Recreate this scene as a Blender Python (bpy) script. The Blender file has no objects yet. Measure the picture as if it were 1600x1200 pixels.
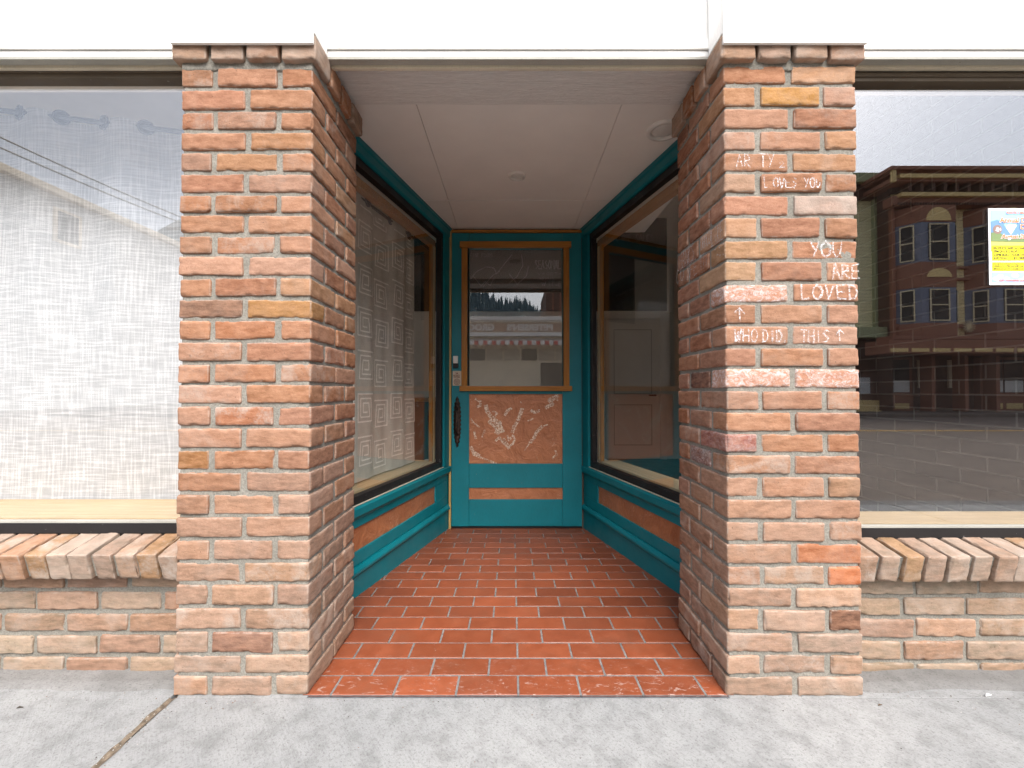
import bpy, bmesh, math, random
import numpy as np
from mathutils import Vector, Matrix

random.seed(7)
RNG = np.random.default_rng(11)
R = math.radians
C = bpy.context.scene.collection
S = bpy.context.scene

# ------------------------------------------------------------------ camera, sky, sun, exposure
CAM_F, CAM_T, CAM_H, CAM_D = 688.17, .0151, .9587, 1.4009      # focal length in photo pixels, pitch, height, distance
cam_d = bpy.data.cameras.new('camera'); cam = bpy.data.objects.new('camera', cam_d); C.objects.link(cam)
cam.location = (0, -CAM_D, CAM_H); cam.rotation_euler = (math.pi / 2 + CAM_T, 0, 0)
cam_d.sensor_width = 36; cam_d.lens = 36 * CAM_F / 1600
cam_d.clip_start = .02; cam_d.clip_end = 5000
S.camera = cam

SUN_AZ, SUN_EL = 166, 50                      # soft sun high behind the camera, a little to the right
W = bpy.data.worlds.new('World'); S.world = W; W.use_nodes = True
wn = W.node_tree; wn.nodes.clear()
sky = wn.nodes.new('ShaderNodeTexSky'); sky.sky_type = 'NISHITA'; sky.sun_disc = False
sky.sun_elevation = R(SUN_EL); sky.sun_rotation = R(SUN_AZ); sky.air_density = 1.0; sky.dust_density = 3.0; sky.ozone_density = 1.0
hs = wn.nodes.new('ShaderNodeHueSaturation'); hs.inputs['Saturation'].default_value = .5
bg = wn.nodes.new('ShaderNodeBackground'); bg.inputs['Strength'].default_value = .15
wo = wn.nodes.new('ShaderNodeOutputWorld')
# overcast distribution: zenith three times as bright as the horizon
_tc = wn.nodes.new('ShaderNodeTexCoord'); _sx = wn.nodes.new('ShaderNodeSeparateXYZ'); _mr = wn.nodes.new('ShaderNodeMapRange'); _vm = wn.nodes.new('ShaderNodeVectorMath'); _vm.operation = 'SCALE'
_mr.inputs[1].default_value = 0; _mr.inputs[2].default_value = 1; _mr.inputs[3].default_value = .54; _mr.inputs[4].default_value = 1.4
wn.links.new(_tc.outputs['Generated'], _sx.inputs[0]); wn.links.new(_sx.outputs[2], _mr.inputs[0]); wn.links.new(hs.outputs[0], _vm.inputs[0]); wn.links.new(_mr.outputs[0], _vm.inputs[3])
wn.links.new(sky.outputs[0], hs.inputs['Color']); wn.links.new(_vm.outputs[0], bg.inputs[0]); wn.links.new(bg.outputs[0], wo.inputs[0])
sl = bpy.data.lights.new('sun', 'SUN'); sl.energy = .95; sl.angle = R(40); sl.color = (1, .97, .92)
so = bpy.data.objects.new('sun', sl); C.objects.link(so); so.location = (3, -6, 8)
_d = Vector((math.sin(R(SUN_AZ)) * math.cos(R(SUN_EL)), math.cos(R(SUN_AZ)) * math.cos(R(SUN_EL)), math.sin(R(SUN_EL))))
so.rotation_euler = (-_d).to_track_quat('-Z', 'Y').to_euler()
S.view_settings.view_transform = 'Standard'; S.view_settings.look = 'None'
S.view_settings.gamma = 1; S.view_settings.exposure = 1.6
S.render.engine = 'CYCLES'
S.cycles.use_denoising = True
S.cycles.max_bounces = 10; S.cycles.diffuse_bounces = 5; S.cycles.glossy_bounces = 4; S.cycles.transparent_max_bounces = 12
S.cycles.sample_clamp_indirect = 6; S.cycles.caustics_reflective = False; S.cycles.caustics_refractive = False

# ------------------------------------------------------------------ measured points of the photo -> places on known planes
def _ray(u, v):
    x = (u - 800) / CAM_F; y = -(v - 600) / CAM_F; c, s = math.cos(CAM_T), math.sin(CAM_T)
    return x, c - s * y, s + c * y
def at_y(u, v, Y):
    d = _ray(u, v); t = (Y + CAM_D) / d[1]; return d[0] * t, CAM_H + d[2] * t
def at_x(u, v, X):
    d = _ray(u, v); t = X / d[0]; return -CAM_D + d[1] * t, CAM_H + d[2] * t
def at_z(u, v, Z):
    d = _ray(u, v); t = (Z - CAM_H) / d[2]; return d[0] * t, -CAM_D + d[1] * t

# ------------------------------------------------------------------ noise on arrays
def _hash(i, j, k):
    h = (i * 374761393 + j * 668265263 + k * 2147483647 + 12345) & 0xffffffff
    h = ((h ^ (h >> 13)) * 1274126177) & 0xffffffff
    return ((h ^ (h >> 16)) & 0xffff) / 65535.0 * 2 - 1
def vnoise(p):
    p = np.asarray(p, dtype=np.float64) + 1000.3
    i = np.floor(p).astype(np.int64); f = p - i; f = f * f * (3 - 2 * f); r = 0
    for a in (0, 1):
        for b in (0, 1):
            for c in (0, 1):
                w = (f[:, 0] if a else 1 - f[:, 0]) * (f[:, 1] if b else 1 - f[:, 1]) * (f[:, 2] if c else 1 - f[:, 2])
                r = r + w * _hash(i[:, 0] + a, i[:, 1] + b, i[:, 2] + c)
    return r

# ------------------------------------------------------------------ materials
class Mat:
    def __init__(s, name):
        s.m = bpy.data.materials.new(name); s.m.use_nodes = True; s.t = s.m.node_tree
        s.b = s.t.nodes['Principled BSDF']; s.out = s.t.nodes['Material Output']; s.b.inputs['Specular IOR Level'].default_value = .35
        s.tc = s.t.nodes.new('ShaderNodeTexCoord').outputs['Object']
    def n(s, kind, ins=(), **kw):
        x = s.t.nodes.new(kind)
        for k, v in kw.items(): setattr(x, k, v)
        for k, v in (ins.items() if isinstance(ins, dict) else enumerate(ins)):
            if v is None: continue
            if isinstance(v, bpy.types.NodeSocket): s.t.links.new(v, x.inputs[k])
            else: x.inputs[k].default_value = v
        return x
    def mapped(s, sc=(1, 1, 1), vec=None, rot=(0, 0, 0)):
        return s.n('ShaderNodeMapping', {'Vector': vec or s.tc, 'Scale': sc, 'Rotation': rot}).outputs[0]
    def noise(s, scale, detail=4, rough=.55, vec=None, dist=0):
        return s.n('ShaderNodeTexNoise', {'Vector': vec or s.tc, 'Scale': scale, 'Detail': detail, 'Roughness': rough, 'Distortion': dist}).outputs['Fac']
    def ramp(s, fac, lo, hi, a=0., b=1.):
        return s.n('ShaderNodeMapRange', {0: fac, 1: lo, 2: hi, 3: a, 4: b}).outputs[0]
    def mix(s, fac, a, b, mode='MIX'):
        x = s.n('ShaderNodeMix', data_type='RGBA', blend_type=mode)
        for k, v in ((0, fac), (6, a), (7, b)):
            if isinstance(v, bpy.types.NodeSocket): s.t.links.new(v, x.inputs[k])
            else: x.inputs[k].default_value = v if k == 0 or len(v) == 4 else (*v, 1)
        return x.outputs[2]
    def math(s, op, a, b=0.):
        return s.n('ShaderNodeMath', {0: a, 1: b}, operation=op).outputs[0]
    def attr(s, name, out='Color'):
        return s.n('ShaderNodeAttribute', attribute_name=name).outputs[out]
    def set(s, **kw):
        for k, v in kw.items():
            k = {'base': 'Base Color', 'rough': 'Roughness', 'metal': 'Metallic', 'spec': 'Specular IOR Level', 'normal': 'Normal', 'coat': 'Coat Weight'}[k]
            if isinstance(v, bpy.types.NodeSocket): s.t.links.new(v, s.b.inputs[k])
            else: s.b.inputs[k].default_value = (*v, 1) if k == 'Base Color' and len(v) == 3 else v
        return s
    def bump(s, h, strength=.3, dist=.002, prev=None):
        return s.n('ShaderNodeBump', {'Strength': strength, 'Distance': dist, 'Height': h, 'Normal': prev}).outputs[0]

def simple(name, col, rough=.6, var=.12, scale=14, bump=.15, bscale=60, metal=0, spec=.35, bd=.001):
    m = Mat(name); a = m.ramp(m.noise(scale), .3, .7, 1 - var, 1 + var)
    c = m.n('ShaderNodeVectorMath', {0: (*col,), 3: a}, operation='SCALE').outputs[0]
    m.set(base=c, rough=rough, metal=metal, spec=spec)
    if bump: m.set(normal=m.bump(m.noise(bscale), bump, bd))
    return m.m

def brick_mat(name):
    m = Mat(name); col = m.attr('bcol'); aux = m.attr('aux'); sep = m.n('ShaderNodeSeparateColor', (aux,)).outputs
    off = m.n('ShaderNodeVectorMath', {0: aux, 1: (0, 37., 0)}, operation='MULTIPLY').outputs[0]
    v = m.n('ShaderNodeVectorMath', {0: m.tc, 1: off}, operation='ADD').outputs[0]
    vs = m.mapped((1, 1, 3.2), v)
    n1 = m.noise(22, 6, .65, vs); n2 = m.noise(110, 5, .7, v); n3 = m.noise(9, 3, .5, v, 1.2)
    c = m.mix(m.ramp(n1, .35, .68), m.mix(1., col, (.86, .76, .68), 'MULTIPLY'), m.mix(.3, col, (.62, .33, .2)))
    c = m.mix(m.ramp(n2, .38, .68, 0, .4), c, m.mix(1., c, (.72, .6, .52), 'MULTIPLY'))
    pits = m.ramp(m.noise(160, 2, .5, v), .69, .75); c = m.mix(m.math('MULTIPLY', pits, .6), c, (.09, .05, .035))
    e = m.math('MULTIPLY', m.ramp(m.math('ADD', n3, m.math('MULTIPLY', m.math('SUBTRACT', n2, .5), .6)), .45, .75), sep[0])
    c = m.mix(e, c, (.40, .34, .29))
    # white scale along the arrises, carried by the attribute on the rounded edges
    ed = m.math('MULTIPLY', m.attr('edge', 'Fac'), m.ramp(m.noise(40, 4, .7, v), .42, .62, 0, .5))
    c = m.mix(ed, c, (.42, .36, .31))
    ch = m.math('MULTIPLY', m.ramp(m.noise(36, 7, .85, m.mapped((1, 1, 1.6), v), 1.5), .47, .62, 0, .85), sep[2])
    c = m.mix(ch, c, (.62, .61, .62))
    m.set(base=c, rough=.88, spec=.2)
    h = m.math('ADD', n2, m.math('MULTIPLY', n1, .8)); h = m.math('SUBTRACT', h, m.math('MULTIPLY', pits, .5))
    m.set(normal=m.bump(h, .7, .0026)); return m.m

def mortar_mat():
    m = Mat('mortar'); n1 = m.noise(12); n2 = m.noise(170, 3, .7)
    c = m.mix(m.ramp(n1, .3, .7), (.22, .208, .18), (.31, .292, .255)); c = m.mix(m.ramp(n2, .4, .62, 0, .7), c, (.16, .15, .125))
    m.set(base=c, rough=.95, spec=.1, normal=m.bump(n2, .8, .003)); return m.m

def concrete_mat(name, a, b, dirt, rot=.5):
    m = Mat(name); n1 = m.noise(1.6, 5); n2 = m.noise(14, 8, .7); n3 = m.noise(130, 4, .85)
    br = m.noise(1, 3, .6, m.mapped((14, 190, 10), m.mapped(rot=(0, 0, rot))))
    c = m.mix(m.ramp(n1, .35, .65), a, b); c = m.mix(m.ramp(n2, .45, .7, 0, .5), c, dirt)
    c = m.mix(m.ramp(n3, .52, .66, 0, .7), c, dirt); c = m.mix(m.ramp(m.noise(60, 5, .8), .60, .70, 0, .6), c, dirt)
    c = m.mix(m.ramp(br, .45, .7, 0, .14), c, dirt)
    h = m.math('ADD', n3, m.math('MULTIPLY', br, .4))
    m.set(base=c, rough=.93, spec=.2, normal=m.bump(h, .9, .003)); return m.m

def wood_mat(name, a, b, rough=.5, sc=(3, 3, 40), rot=(0, 0, 0), gloss=.3):
    m = Mat(name); v = m.mapped(sc, rot=rot); n = m.noise(2.2, 5, .6, v, .8); f = m.noise(9, 3, .6, v)
    c = m.mix(m.ramp(n, .35, .65), a, b); c = m.mix(m.ramp(f, .45, .75, 0, .35), c, tuple(x * .6 for x in a))
    m.set(base=c, rough=rough, spec=gloss, normal=m.bump(f, .25, .001)); return m.m

def paint_mat(name, col, rough=.42, chips=None):
    m = Mat(name); n = m.noise(3, 4); v = m.mapped((6, 6, 1.2)); st = m.noise(30, 4, .6, v)
    c = m.mix(m.ramp(n, .3, .7), tuple(x * .88 for x in col), tuple(min(1, x * 1.12) for x in col))
    c = m.mix(m.ramp(st, .5, .75, 0, .3), c, tuple(x * .55 for x in col))
    if chips:
        k = m.ramp(m.noise(40, 7, .8), .65, .665); c = m.mix(m.math('MULTIPLY', k, .8), c, chips)
    c = m.mix(m.ramp(m.noise(7, 6, .7), .6, .85, 0, .25), c, tuple(x * .6 + .04 for x in col))
    m.set(base=c, rough=m.ramp(m.noise(9), .3, .7, rough - .1, rough + .12), spec=.4, normal=m.bump(st, .18, .001)); return m.m

def copper_mat():
    m = Mat('copper_leaf_panel'); v = m.mapped((1, 1, 1)); n = m.noise(9, 7, .65, v, 1.2); big = m.noise(3.2, 4, .6, v, 2.5); fine = m.noise(120, 4, .6)
    c = m.mix(m.ramp(n, .3, .7), (.33, .115, .045), (.52, .21, .095)); c = m.mix(m.ramp(fine, .5, .8, 0, .4), c, (.5, .24, .14))
    h = m.math('ADD', m.math('MULTIPLY', n, 1.4), big)
    pk = m.math('MULTIPLY', m.ramp(m.noise(5, 2, .5, v, 2), .60, .66), m.ramp(m.noise(90, 5, .7, v), .56, .62, 0, .5))
    c = m.mix(m.math('MULTIPLY', pk, .85), c, (.72, .55, .42))  # pale flecks paint highlights into the copper colour
    m.set(base=c, rough=m.math('SUBTRACT', .45, m.math('MULTIPLY', pk, .2)), metal=.15, spec=.6, normal=m.bump(h, .7, .012)); return m.m

def glass_mat(name, fac_ior=2.0, tint=(1, 1, 1), dust=.0, streak=False):
    m = Mat(name); t = m.t; t.nodes.remove(m.b)
    f0 = ((fac_ior - 1) / (fac_ior + 1)) ** 2 / 2          # shared between the two faces of the pane
    fc = m.math('POWER', m.n('ShaderNodeLayerWeight', {'Blend': .5}).outputs['Facing'], 5.)
    fr = m.math('ADD', f0, m.math('MULTIPLY', fc, .5))
    gl = m.n('ShaderNodeBsdfGlossy', {'Color': (1, 1, 1, 1), 'Roughness': 0.}).outputs[0]
    tr = m.n('ShaderNodeBsdfTransparent', {'Color': (*tint, 1)}).outputs[0]
    mx = m.n('ShaderNodeMixShader', (fr, tr, gl)).outputs[0]
    if dust:
        di = m.n('ShaderNodeBsdfDiffuse', {'Color': (.6, .6, .6, 1)}).outputs[0]
        d = m.ramp(m.noise(5, 6, .7), .45, .8, 0, dust)
        if streak: d = m.math('ADD', d, m.ramp(m.noise(2.2, 6, .7, m.mapped((1, 1, 7), rot=(0, .6, 0))), .6, .8, 0, dust))
        mx = m.n('ShaderNodeMixShader', (d, mx, di)).outputs[0]
    t.links.new(mx, m.out.inputs[0]); return m.m

def linen_mat():
    m = Mat('white_slub_linen'); t = m.t
    h = m.noise(1, 2, .5, m.mapped((7, 1, 130), rot=(0, .03, 0))); v = m.noise(1, 2, .5, m.mapped((130, 1, 7), rot=(0, -.04, 0)))
    hh = m.ramp(h, .44, .64); vv = m.ramp(v, .45, .65)
    th = m.math('MULTIPLY', m.math('ADD', hh, vv), .62); big = m.ramp(m.noise(4, 3), .3, .7, 0, .12)
    c = m.mix(th, (.47, .485, .50), (.76, .77, .78)); m.set(base=c, rough=.95, spec=.05)
    m.set(normal=m.bump(th, .3, .001))
    tl = m.n('ShaderNodeBsdfTranslucent', {'Color': (.8, .82, .84, 1)}).outputs[0]
    a = m.n('ShaderNodeMixShader', (.1, m.b.outputs[0], tl)).outputs[0]
    tp = m.n('ShaderNodeBsdfTransparent').outputs[0]
    hole = m.math('MULTIPLY', m.math('SUBTRACT', 1., th), m.math('ADD', .0, m.math('MULTIPLY', big, .6)))
    t.links.new(m.n('ShaderNodeMixShader', (hole, a, tp)).outputs[0], m.out.inputs[0]); return m.m

def tile_mat():
    m = Mat('quarry_tile'); col = m.attr('bcol'); n = m.noise(18, 5, .6); f = m.noise(150, 3, .6)
    c = m.mix(m.ramp(n, .35, .7), m.mix(1., col, (.8, .74, .7), 'MULTIPLY'), col); c = m.mix(m.ramp(f, .5, .8, 0, .3), c, (.26, .12, .07))
    y = m.n('ShaderNodeSeparateXYZ', (m.tc,)).outputs[1]
    sc = m.math('MULTIPLY', m.ramp(m.noise(24, 6, .75, m.mapped((1, 2.2, 1)), 1), .575, .62), m.ramp(y, .02, .26, .6, .0))
    sp = m.math('MULTIPLY', m.ramp(m.noise(85, 2, .5), .755, .77), m.ramp(m.noise(3), .45, .6))
    c = m.mix(m.math('MAXIMUM', sc, sp), c, (.45, .33, .28))
    c = m.mix(m.ramp(m.noise(5, 5, .7), .5, .75, 0, .35), c, (.16, .075, .045))
    m.set(base=c, rough=m.ramp(n, .3, .7, .38, .55), spec=.45, normal=m.bump(m.math('ADD', f, n), .3, .0012)); return m.m

def chalk_mat():
    m = Mat('chalk'); t = m.t; m.set(base=(.82, .82, .84), rough=1., spec=.05)
    tp = m.n('ShaderNodeBsdfTransparent').outputs[0]
    a = m.ramp(m.noise(240, 4, .85), .45, .62, 0, .75)
    t.links.new(m.n('ShaderNodeMixShader', (a, tp, m.b.outputs[0])).outputs[0], m.out.inputs[0]); return m.m

M = {}
M['brick'] = brick_mat('weathered_brick'); M['mortar'] = mortar_mat()
M['concrete'] = concrete_mat('sidewalk_concrete', (.265, .268, .265), (.33, .33, .322), (.11, .11, .105), .9)
M['curbmix'] = concrete_mat('rough_concrete', (.16, .155, .148), (.24, .232, .222), (.09, .087, .08), .2)
M['asphalt'] = simple('asphalt', (.14, .112, .09), .9, .2, 3, .4, 180)
M['dirt'] = simple('joint_dirt', (.16, .125, .09), 1, .5, 60, .8, 160, bd=.004)
M['mastic'] = simple('dark_mastic', (.09, .09, .095), .8, .4, 30, .5, 90)
M['tile'] = tile_mat(); M['grout'] = simple('grey_grout', (.17, .162, .155), .95, .3, 40, .4, 200)
M['teal'] = paint_mat('teal_paint', (.002, .17, .208), .4, (.22, .2, .14))
M['black'] = paint_mat('black_frame_paint', (.012, .011, .012), .5, (.35, .33, .33))
M['brownframe'] = paint_mat('dark_brown_paint', (.10, .075, .05), .6, (.4, .38, .33))
M['white'] = paint_mat('old_white_paint', (.86, .85, .82), .55)
M['cream'] = paint_mat('cream_paint', (.62, .56, .44), .55, (.2, .17, .12))
M['greypaint'] = paint_mat('grey_green_paint', (.36, .35, .31), .6, (.12, .1, .07))
M['honey'] = wood_mat('honey_varnished_wood', (.30, .12, .018), (.42, .18, .03), .35, (30, 30, 2))
M['honeyh'] = wood_mat('honey_varnished_wood_rail', (.30, .12, .018), (.42, .18, .03), .35, (2, 30, 30))
M['pine'] = wood_mat('pale_oak_board', (.52, .36, .19), (.66, .49, .28), .5, (1.2, 30, 30))
M['pinev'] = wood_mat('pale_oak_post', (.50, .36, .18), (.62, .48, .26), .5, (30, 30, 1.5))
M['jamb'] = wood_mat('worn_bare_jamb_wood', (.40, .25, .08), (.52, .35, .14), .6, (30, 30, 3))
M['copper'] = copper_mat()
M['glass'] = glass_mat('window_glass', 3.35, (1, 1, 1), .004, True)
M['glassl'] = glass_mat('window_glass_clear', 2.7, (1, 1, 1), .02)
M['glassd'] = glass_mat('door_glass', 2.5, (1, 1, 1), .01)
M['linen'] = linen_mat()
M['taupe'] = simple('taupe_fabric', (.56, .53, .46), .95, .1, 20, .5, 300)
M['taupel'] = simple('pale_embroidery', (.88, .85, .78), .95, .1, 20, .2, 200)
M['ceil'] = simple('painted_soffit_panel', (.88, .855, .81), .75, .03, 4, .1, 40)
m_ = Mat('painted_rough_sawn_board'); v_ = m_.mapped((4, 95, 90)); n_ = m_.noise(2.4, 6, .65, v_, 1.5)
m_.set(base=m_.mix(m_.ramp(n_, .3, .7), (.78, .75, .71), (.93, .91, .88)), rough=.75, normal=m_.bump(n_, 1., .008)); M['sawn'] = m_.m
M['plastic'] = simple('white_plastic', (.72, .70, .66), .4, .04, 8, 0)
M['bronze'] = simple('aged_bronze', (.035, .02, .014), .45, .6, 60, .6, 120, metal=.5, spec=.6, bd=.003)
M['blackp'] = simple('black_plastic', (.01, .01, .011), .4, .05, 8, 0)
M['intw'] = simple('interior_white_paint', (.80, .74, .66), .7, .05, 3, .05)
M['intd'] = simple('interior_wood_floor', (.14, .10, .07), .5, .3, 5, .2)
M['intdoor'] = simple('interior_door_paint', (.80, .73, .64), .5, .03, 3, 0)
M['board'] = simple('chalkboard', (.02, .019, .018), .8, .3, 6, 0)
M['chalk'] = chalk_mat()
M['rod'] = simple('dark_steel_rod', (.03, .03, .035), .4, .1, 9, 0, metal=.5)
M['grom'] = simple('grommet_ring', (.09, .10, .12), .4, .1, 9, 0, metal=.5)
def solid(name, col, rough=.6, **k): return simple(name, col, rough, .04, 6, 0, **k)
# dark interior brick wall with pale joints
m_ = Mat('dark_painted_interior_brick'); sp_ = m_.n('ShaderNodeSeparateXYZ', (m_.tc,)).outputs
vv_ = m_.n('ShaderNodeCombineXYZ', (sp_[1], sp_[2], 0.)).outputs[0]
bt_ = m_.n('ShaderNodeTexBrick', {'Vector': vv_, 'Color1': (.055, .045, .045, 1), 'Color2': (.08, .06, .055, 1), 'Mortar': (.20, .185, .17, 1), 'Scale': 1., 'Mortar Size': .006, 'Mortar Smooth': .3, 'Brick Width': .29, 'Row Height': .085})
m_.set(base=bt_.outputs[0], rough=.9, normal=m_.bump(bt_.outputs[1], .5, .004)); M['intbrick'] = m_.m

# ------------------------------------------------------------------ mesh builder
_J = 0.
class MB:
    def __init__(s): s.v = []; s.f = []; s.mi = []
    def add(s, vs, fs, mi=0):
        o = len(s.v); s.v += [tuple(map(float, v)) for v in vs]; s.f += [tuple(i + o for i in f) for f in fs]; s.mi += [mi] * len(fs); return s
    def box(s, x0, x1, y0, y1, z0, z1, mi=0):
        x0, x1 = min(x0, x1), max(x0, x1); y0, y1 = min(y0, y1), max(y0, y1); z0, z1 = min(z0, z1), max(z0, z1)
        return s.add([(x, y, z) for x in (x0, x1) for y in (y0, y1) for z in (z0, z1)],
                     [(0, 1, 3, 2), (4, 6, 7, 5), (0, 4, 5, 1), (2, 3, 7, 6), (0, 2, 6, 4), (1, 5, 7, 3)], mi)
    def quad(s, a, b, c, d, mi=0): return s.add([a, b, c, d], [(0, 1, 2, 3)], mi)
    def prism(s, prof, a0, a1, axis='x', mi=0):      # profile in the two other axes, extruded along axis
        n = len(prof); P = []
        for a in (a0, a1):
            for p, q in prof: P.append({'x': (a, p, q), 'y': (p, a, q), 'z': (p, q, a)}[axis])
        return s.add(P, [tuple(range(n - 1, -1, -1)), tuple(range(n, 2 * n))] + [(i, (i + 1) % n, n + (i + 1) % n, n + i) for i in range(n)], mi)
    def ring(s, prof, cx, cy, cz, n=40, axis='z', mi=0):      # lathe of (r, h)
        P = []; F = []; k = len(prof)
        for i in range(n):
            a = 2 * math.pi * i / n
            for r, h in prof:
                x, y = r * math.cos(a), r * math.sin(a)
                P.append({'z': (cx + x, cy + y, cz + h), 'y': (cx + x, cy + h, cz + y), 'x': (cx + h, cy + x, cz + y)}[axis])
        for i in range(n):
            for j in range(k - 1): F.append((i * k + j, ((i + 1) % n) * k + j, ((i + 1) % n) * k + j + 1, i * k + j + 1))
        return s.add(P, F, mi)
    def tube(s, path, r, n=8, mi=0):
        P = []; F = []; path = [Vector(p) for p in path]; rr = r if hasattr(r, '__len__') else [r] * len(path)
        for i, p in enumerate(path):
            t = (path[min(i + 1, len(path) - 1)] - path[max(i - 1, 0)]).normalized()
            up = Vector((0, 0, 1)) if abs(t.z) < .9 else Vector((1, 0, 0)); a = t.cross(up).normalized(); b = t.cross(a)
            for k in range(n):
                q = 2 * math.pi * k / n; P.append(p + (a * math.cos(q) + b * math.sin(q)) * rr[i])
        for i in range(len(path) - 1):
            for k in range(n): F.append((i * n + k, i * n + (k + 1) % n, (i + 1) * n + (k + 1) % n, (i + 1) * n + k))
        F += [tuple(range(n)), tuple(range(len(P) - 1, len(P) - n - 1, -1))]
        return s.add(P, F, mi)
    def ribbon(s, pts, w, fn, mi=0):
        global _J       # flat stroke in plane coordinates mapped by fn(a, b)
        for i in range(len(pts) - 1):
            _J = (_J + 1.3e-5) % 9e-4
            (a0, b0), (a1, b1) = pts[i], pts[i + 1]; L = math.hypot(a1 - a0, b1 - b0) or 1e-6
            e = w * .25 / L; da, db = (a1 - a0), (b1 - b0); a0 -= da * e; b0 -= db * e; a1 += da * e; b1 += db * e
            na, nb = -db / L * w / 2, da / L * w / 2
            s.add([fn(a0 + na, b0 + nb), fn(a0 - na, b0 - nb), fn(a1 - na, b1 - nb), fn(a1 + na, b1 + nb)], [(0, 1, 2, 3)], mi)
    def text(s, body, size, fn, mi=0, bold=0., shear=0., align='LEFT', cond=1.):
        cu = bpy.data.curves.new('t', 'FONT'); cu.body = body; cu.size = size; cu.offset = bold; cu.shear = shear; cu.align_x = align; cu.resolution_u = 3
        o = bpy.data.objects.new('t', cu); C.objects.link(o); dg = bpy.context.evaluated_depsgraph_get(); me = bpy.data.meshes.new_from_object(o.evaluated_get(dg))
        s.add([fn(v.co.x * cond, v.co.y) for v in me.vertices], [tuple(p.vertices) for p in me.polygons], mi)
        bpy.data.objects.remove(o); bpy.data.curves.remove(cu); bpy.data.meshes.remove(me)
    def build(s, name, mats, parent=None, bevel=0, loc=(0, 0, 0), rz=0, smooth=False, seg=2):
        me = bpy.data.meshes.new(name); me.from_pydata(s.v, [], s.f)
        mats = mats if isinstance(mats, (list, tuple)) else [mats]
        for m in mats: me.materials.append(m)
        for p, i in zip(me.polygons, s.mi): p.material_index = i
        bm = bmesh.new(); bm.from_mesh(me); bmesh.ops.recalc_face_normals(bm, faces=bm.faces)
        if bevel: bmesh.ops.bevel(bm, geom=[e for e in bm.edges if len(e.link_faces) == 2 and e.calc_face_angle(0) > .6], offset=bevel, segments=seg, profile=.7, affect='EDGES', clamp_overlap=True)
        bm.to_mesh(me); bm.free()
        if smooth: me.shade_smooth()
        o = bpy.data.objects.new(name, me); C.objects.link(o); o.location = loc; o.rotation_euler = (0, 0, rz)
        if parent: o.parent = parent
        return o

def tag(o, label=None, cat=None, group=None, kind=None):
    for k, v in (('label', label), ('category', cat), ('group', group), ('kind', kind)):
        if v: o[k] = v
    return o
def thing(name, label, cat, loc=(0, 0, 0), rz=0, group=None):
    o = bpy.data.objects.new(name, None); C.objects.link(o); o.location = loc; o.rotation_euler = (0, 0, rz); o.empty_display_size = .2
    return tag(o, label, cat, group)

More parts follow.
